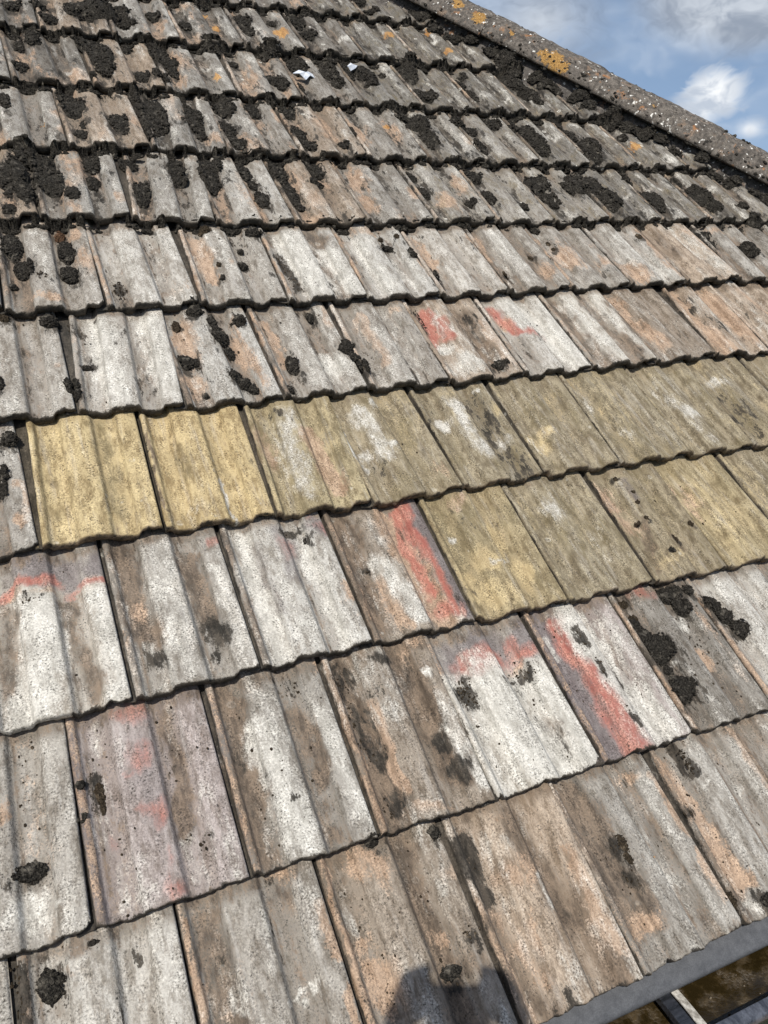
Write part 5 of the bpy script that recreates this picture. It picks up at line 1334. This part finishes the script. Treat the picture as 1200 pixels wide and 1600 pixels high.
# loose crumbs of moss and grit lying in the channels, too small to pick apart
for k in range(900):
    r = rm.choice((0, 0, 0, 1, 1, 1, 2, 2, 3, 4, 5)); c = rm.uniform(.2, 6 + r); u_ = rm.choice((rm.uniform(.12, .3), rm.uniform(.63, .78), rm.random()))
    x = W * (math.floor(c) + (0 if r % 2 else .5) + u_); y = G * (r + rm.random() ** .7); zs, _ = surf(x, y); s_ = rm.uniform(.0006, .0022)
    if (r == 3 or r == 2) and rm.random() < .7: continue
    q_ = IC1_V * np.array((s_ * rm.uniform(.7, 1.4), s_ * rm.uniform(.7, 1.6), s_ * .6))
    CV.append(q_ + np.array((x, y, zs + s_ * .2))); CF += [tuple(i + cn_ for i in f) for f in IC1_F]; cn_ += len(IC1_V)
for o in OPS:
    if o[0] != 'K' or o[1] < .6 or o[1] == .62: continue
    if len(o) == 3: pts_ = [(o[2][0], o[2][1])]; ra, rb = o[2][2], o[2][3]
    else: pts_ = o[3]; ra = rb = o[2]
    if pts_[0][1] > G * 6: continue
    ln_ = sum(math.dist(p_, q_) for p_, q_ in zip(pts_[:-1], pts_[1:])); n_ = int((ra * rb * 3 + ln_ * ra * 2) * 26000)
    for k in range(min(70, n_)):
        j = rm.randrange(max(1, len(pts_) - 1)); f_ = rm.random(); p_ = pts_[j]; q_ = pts_[min(j + 1, len(pts_) - 1)]; th = rm.random() * 6.283; d_ = math.sqrt(rm.random()) * .85
        x = p_[0] + (q_[0] - p_[0]) * f_ + ra * d_ * math.cos(th); y = p_[1] + (q_[1] - p_[1]) * f_ + rb * d_ * math.sin(th); zs, _ = surf(x, y); s_ = rm.uniform(.0006, .0021)
        v_ = IC1_V * (1 + .25 * np.sin(IC1_V[:, [1, 2, 0]] * 5 + k)) * np.array((s_ * rm.uniform(.7, 1.5), s_ * rm.uniform(.7, 1.8), s_ * .6))
        CV.append(v_ + np.array((x, y, zs + s_ * .2))); CF += [tuple(i + cn_ for i in f) for f in IC1_F]; cn_ += len(IC1_V)
cb = mesh_obj('moss_crumbs', np.concatenate(CV), CF, M_MOSS_BROWN, None, True); cb.matrix_world = ROOF
tag(cb, 'tiny dark moss and grit crumbs lying in the tile channels', 'debris', kind='stuff')

# ------------------------------------------------------------------ litter caught on the tiles
def scrap(name, pts2, h, material, label):
    x0, y0 = pts2[0]; z0 = surf(x0, y0)[0]; V, F = [], []
    n = len(pts2); cx_ = sum(p[0] for p in pts2) / n; cy_ = sum(p[1] for p in pts2) / n
    zt_ = max(surf(p[0], p[1])[0] for p in pts2) + h
    for k, (x, y) in enumerate(pts2): V.append((x - cx_, y - cy_, zt_ + .006 * math.sin(k * 2.3) - .0))
    V.append((0, 0, zt_ + .009)); V += [(v[0], v[1], v[2] - .0012) for v in V]
    for k in range(n): F.append((k, (k + 1) % n, n)); F.append((n + 1 + k, 2 * n + 1, n + 1 + (k + 1) % n)); F.append((k, n + 1 + k, n + 1 + (k + 1) % n, (k + 1) % n))
    o = mesh_obj(name, V, F, material); o.matrix_world = ROOF @ Matrix.Translation((cx_, cy_, 0)); tag(o, label, 'litter'); return o
scrap('litter_scrap',[(1.1111,2.4980),(1.1342,2.5126),(1.1481,2.5031),(1.1647,2.5092),(1.1765,2.4994),(1.1817,2.4887),(1.1628,2.4824),(1.1461,2.4689),(1.1422,2.4834),(1.1293,2.4892)],.004,M_PAPER,'pale blue-white torn scrap lying across a tile joint near the top')
scrap('feather_tuft',[(1.3277,2.5953),(1.3439,2.6098),(1.3592,2.6081),(1.3644,2.5967),(1.3528,2.5829),(1.3347,2.5762),(1.3258,2.5829)],.004,M_PAPER,'small round white tuft on black moss, right of the torn scrap')

# ------------------------------------------------------------------ ground far below
mesh_obj('ground', [(-1500, -1500, 0), (1500, -1500, 0), (1500, 1500, 0), (-1500, 1500, 0)], [(0, 1, 2, 3)], M_GROUND)['kind'] = 'structure'

# ------------------------------------------------------------------ scaffold platform below the gutter
scf = empty('scaffold_platform', Matrix.Translation((0, 0, 2.62)))
tag(scf, 'wooden scaffold boards on steel tubes outside the gutter, barely showing in the bottom right corner', 'scaffold')
M_TUBE = plain_material('galvanised_tube', (.30, .31, .32), (.45, .46, .47), .45, 30, .5, .8)
for k in range(5):
    y1 = -.20 - k * .232
    o = bevel_box('board', -1.6, 2.6, y1 - .225, y1, -.038, 0, M_BOARD, scf, .004, 2); o.rotation_euler.z = (k % 3 - 1) * .0015
def tube(name, p, q, r, material, parent, n=14):
    p, q = Vector(p), Vector(q); ax = (q - p).normalized(); a = ax.orthogonal().normalized(); b = ax.cross(a); V, F = [], []
    for e in (p, q):
        for k in range(n): an = 2 * math.pi * k / n; V.append(e + a * r * math.cos(an) + b * r * math.sin(an))
    for k in range(n): F.append((k, (k + 1) % n, n + (k + 1) % n, n + k))
    F += [tuple(range(n)), tuple(reversed(range(n, 2 * n)))]; return mesh_obj(name, V, F, material, parent, True)
for x in (-1.2, .5, 2.2):
    tube('transom', (x, -1.55, -.064), (x, -.10, -.064), .024, M_TUBE, scf)
    for y in (-1.50, -.16 - .03):
        tube('standard', (x + .052, y, -2.62), (x + .052, y, -.02), .024, M_TUBE, scf)
for y in (-1.45, -.24): tube('ledger', (-1.7, y, -.116), (2.7, y, -.116), .024, M_TUBE, scf)

# ------------------------------------------------------------------ the person taking the picture (casts the shadow at the bottom edge)
CAMP = rw([0.21226, 0.08407, 1.18285]); FW = -bk
def cf(a, b, c): return CAMP + rx * a + up * b + FW * c          # right, up, forward of the lens
caps = []
def cap(p, r0, q, r1, k): caps.append((Vector(p), r0, Vector(q), r1, k))
hc = CAMP + Vector((-.150, -.335, .20)); fx = Vector((FW.x, FW.y, 0)).normalized(); sx = Vector((fx.y, -fx.x, 0))
body = hc + Vector((0, 0, -.165)) - fx * .03
cap(hc + fx * .015 + Vector((0, 0, .035)), .082, hc - fx * .025 + Vector((0, 0, .045)), .088, 0)       # skull
cap(hc + fx * .055 + Vector((0, 0, -.005)), .058, hc + fx * .060 + Vector((0, 0, -.070)), .036, 0)     # face to chin
cap(hc + fx * .112 + Vector((0, 0, -.010)), .010, hc + fx * .118 + Vector((0, 0, -.032)), .014, 0)     # nose
cap(hc + fx * .085 + Vector((0, 0, .022)) + sx * .03, .014, hc + fx * .085 + Vector((0, 0, .022)) - sx * .03, .014, 0)   # brow
cap(hc + fx * .096 + Vector((0, 0, -.058)) + sx * .014, .007, hc + fx * .096 + Vector((0, 0, -.058)) - sx * .014, .007, 0)   # lips
for e in (1, -1): cap(hc + sx * .086 * e + Vector((0, 0, .01)), .013, hc + sx * .082 * e + Vector((0, 0, -.025)), .010, 0)
cap(hc + Vector((0, 0, -.06)), .054, body + Vector((0, 0, -.02)), .060, 0)                              # neck
chest = body + Vector((0, 0, -.17)); waist = body + Vector((0, 0, -.40)); hip_c = body + Vector((0, 0, -.56))
for e in (1, -1):
    sh = body + sx * .165 * e + Vector((0, 0, -.055))
    cap(body + Vector((0, 0, -.03)), .055, sh, .062, 1); cap(sh, .065, chest + sx * .085 * e, .10, 1)
    cap(chest + sx * .075 * e, .105, waist + sx * .065 * e, .095, 1); cap(waist + sx * .065 * e, .095, hip_c + sx * .08 * e, .10, 2)
    hipj = hip_c + sx * .09 * e + Vector((0, 0, -.04)); foot_z = 2.62
    ank = Vector((hipj.x, hipj.y, foot_z + .085)) + sx * .02 * e; knee = (hipj + ank) * .5 + fx * .03
    cap(hipj, .092, knee, .060, 2); cap(knee, .058, ank, .042, 2)
    cap(ank + Vector((0, 0, -.03)) - fx * .03, .045, ank + fx * .15 + Vector((0, 0, -.052)), .033, 3)
    # arm and hand round the edge of the phone
    ax_ = .018 if e > 0 else -.058
    wr_ = cf(ax_ + .055 * e, -.13, -.055); el = sh + (wr_ - sh) * .46 + sx * .10 * e + Vector((0, 0, -.17))
    cap(sh, .060, el, .045, 1); cap(el, .044, wr_, .031, 1); cap(wr_, .028, cf(ax_ + .047 * e, -.065, -.032), .026, 0)
    cap(cf(ax_ + .050 * e, -.085, -.035), .020, cf(ax_ + .036 * e, -.005, -.024), .015, 0); cap(cf(ax_ + .040 * e, -.08, -.033), .018, cf(ax_ + .044 * e, -.015, -.024), .015, 0)
    for b0, ln in ((.022, .9), (.002, 1.0), (-.019, .95), (-.039, .8)):
        k1, k2, k3 = cf(ax_ + .040 * e, b0 - .012, -.022), cf(ax_ + .026 * e, b0 + .004, -.004), cf(ax_ + (.026 - .030 * ln) * e, b0 + .008, .0045)
        cap(k1, .0105, k2, .0090, 0); cap(k2, .0090, k3, .0072, 0)
    cap(cf(ax_ + .046 * e, -.075, -.036), .014, cf(ax_ + .018 * e, -.052, -.030), .0105, 0); cap(cf(ax_ + .018 * e, -.052, -.030), .0105, cf(ax_ - .004 * e, -.028, -.022), .0085, 0)
V, F = [], []
for (p, r0, q, r1, k) in caps:
    for e, r in ((p, r0), (q, r1)):
        b0 = len(V); V += (ICO_V * r + np.array(e)).tolist(); F += [tuple(i + b0 for i in f) for f in ICO_F]
    ax = (q - p).normalized(); a = ax.orthogonal().normalized(); b2 = ax.cross(a); b0 = len(V)
    for e, r in ((p, r0), (q, r1)):
        for j in range(16): an = 2 * math.pi * j / 16; V.append(tuple(e + a * r * math.cos(an) + b2 * r * math.sin(an)))
    for j in range(16): F.append((b0 + j, b0 + (j + 1) % 16, b0 + 16 + (j + 1) % 16, b0 + 16 + j))
    F += [tuple(b0 + j for j in reversed(range(16))), tuple(b0 + 16 + j for j in range(16))]
M_SKIN = plain_material('skin', (.40, .24, .17), (.50, .31, .23), .55, 60); M_JACKET = plain_material('dark_jacket', (.03, .035, .05), (.06, .065, .085), .85, 90)
M_TROUSER = plain_material('work_trousers', (.05, .048, .045), (.09, .085, .08), .9, 90); M_BOOT = plain_material('work_boots', (.05, .035, .025), (.09, .065, .045), .7, 60); M_HAIR = plain_material('dark_hair', (.02, .014, .01), (.05, .035, .025), .6, 120, stretch=(1, 1, .2))
M_PHONE = plain_material('phone_black', (.012, .012, .014), (.02, .02, .022), .2, 30, .6)
tmp = mesh_obj('person_raw', V, F, M_SKIN); md = tmp.modifiers.new('r', 'REMESH'); md.mode = 'VOXEL'; md.voxel_size = .0055
sm_ = tmp.modifiers.new('s', 'SMOOTH'); sm_.iterations = 3; sm_.factor = .5
dg = bpy.context.evaluated_depsgraph_get(); me = bpy.data.meshes.new_from_object(tmp.evaluated_get(dg)); bpy.data.objects.remove(tmp)
foot = Vector((body.x, body.y, 2.62))
cen = np.array([p.center[:] for p in me.polygons]); best = np.full(len(cen), 9.); idx = np.zeros(len(cen), np.int32)
for (p, r0, q, r1, k) in caps:
    p_, q_ = np.array(p), np.array(q); dd = q_ - p_; t_ = np.clip(((cen - p_) @ dd) / (dd @ dd + 1e-12), 0, 1)
    dist = np.linalg.norm(cen - p_ - t_[:, None] * dd, axis=1) - (r0 + (r1 - r0) * t_); b_m = dist < best; best[b_m] = dist[b_m]; idx[b_m] = k
me.materials.clear()
for mm in (M_SKIN, M_JACKET, M_TROUSER, M_BOOT): me.materials.append(mm)
me.polygons.foreach_set('material_index', idx); me.polygons.foreach_set('use_smooth', np.ones(len(cen), bool))
me.transform(Matrix.Translation(-foot))
per = bpy.data.objects.new('person', me); col.objects.link(per); per.location = foot
tag(per, 'person holding up a phone, shown only as the rounded shadow at the bottom edge', 'person')
# hair as a cap over the skull
hv = [v for v in range(len(ICO_V))]; HV = ICO_V * np.array((.094, .104, .094)); keep = [f for f in ICO_F if all((ICO_V[i][2] > -.1 + .55 * ICO_V[i][1]) for i in f)]
rot = np.array(((fx.y, fx.x), (-fx.x, fx.y))); HV[:, :2] = HV[:, :2] @ rot.T
hr = mesh_obj('hair', HV + np.array(hc - foot + Vector((0, 0, .045)) - fx * .008), keep, M_HAIR, per, True); so = hr.modifiers.new('t', 'SOLIDIFY'); so.thickness = .012; hr.modifiers.new('s', 'SUBSURF').render_levels = 1
# phone
mp = Matrix((rx, up, -FW)).transposed().to_4x4(); mp.translation = CAMP
ph = bevel_box('phone', -.058, .018, -.134, .016, .0045, .0125, M_PHONE, None, .003, 3); ph.matrix_world = mp
tag(ph, 'phone held in two hands, part of the shadow at the bottom edge', 'phone')
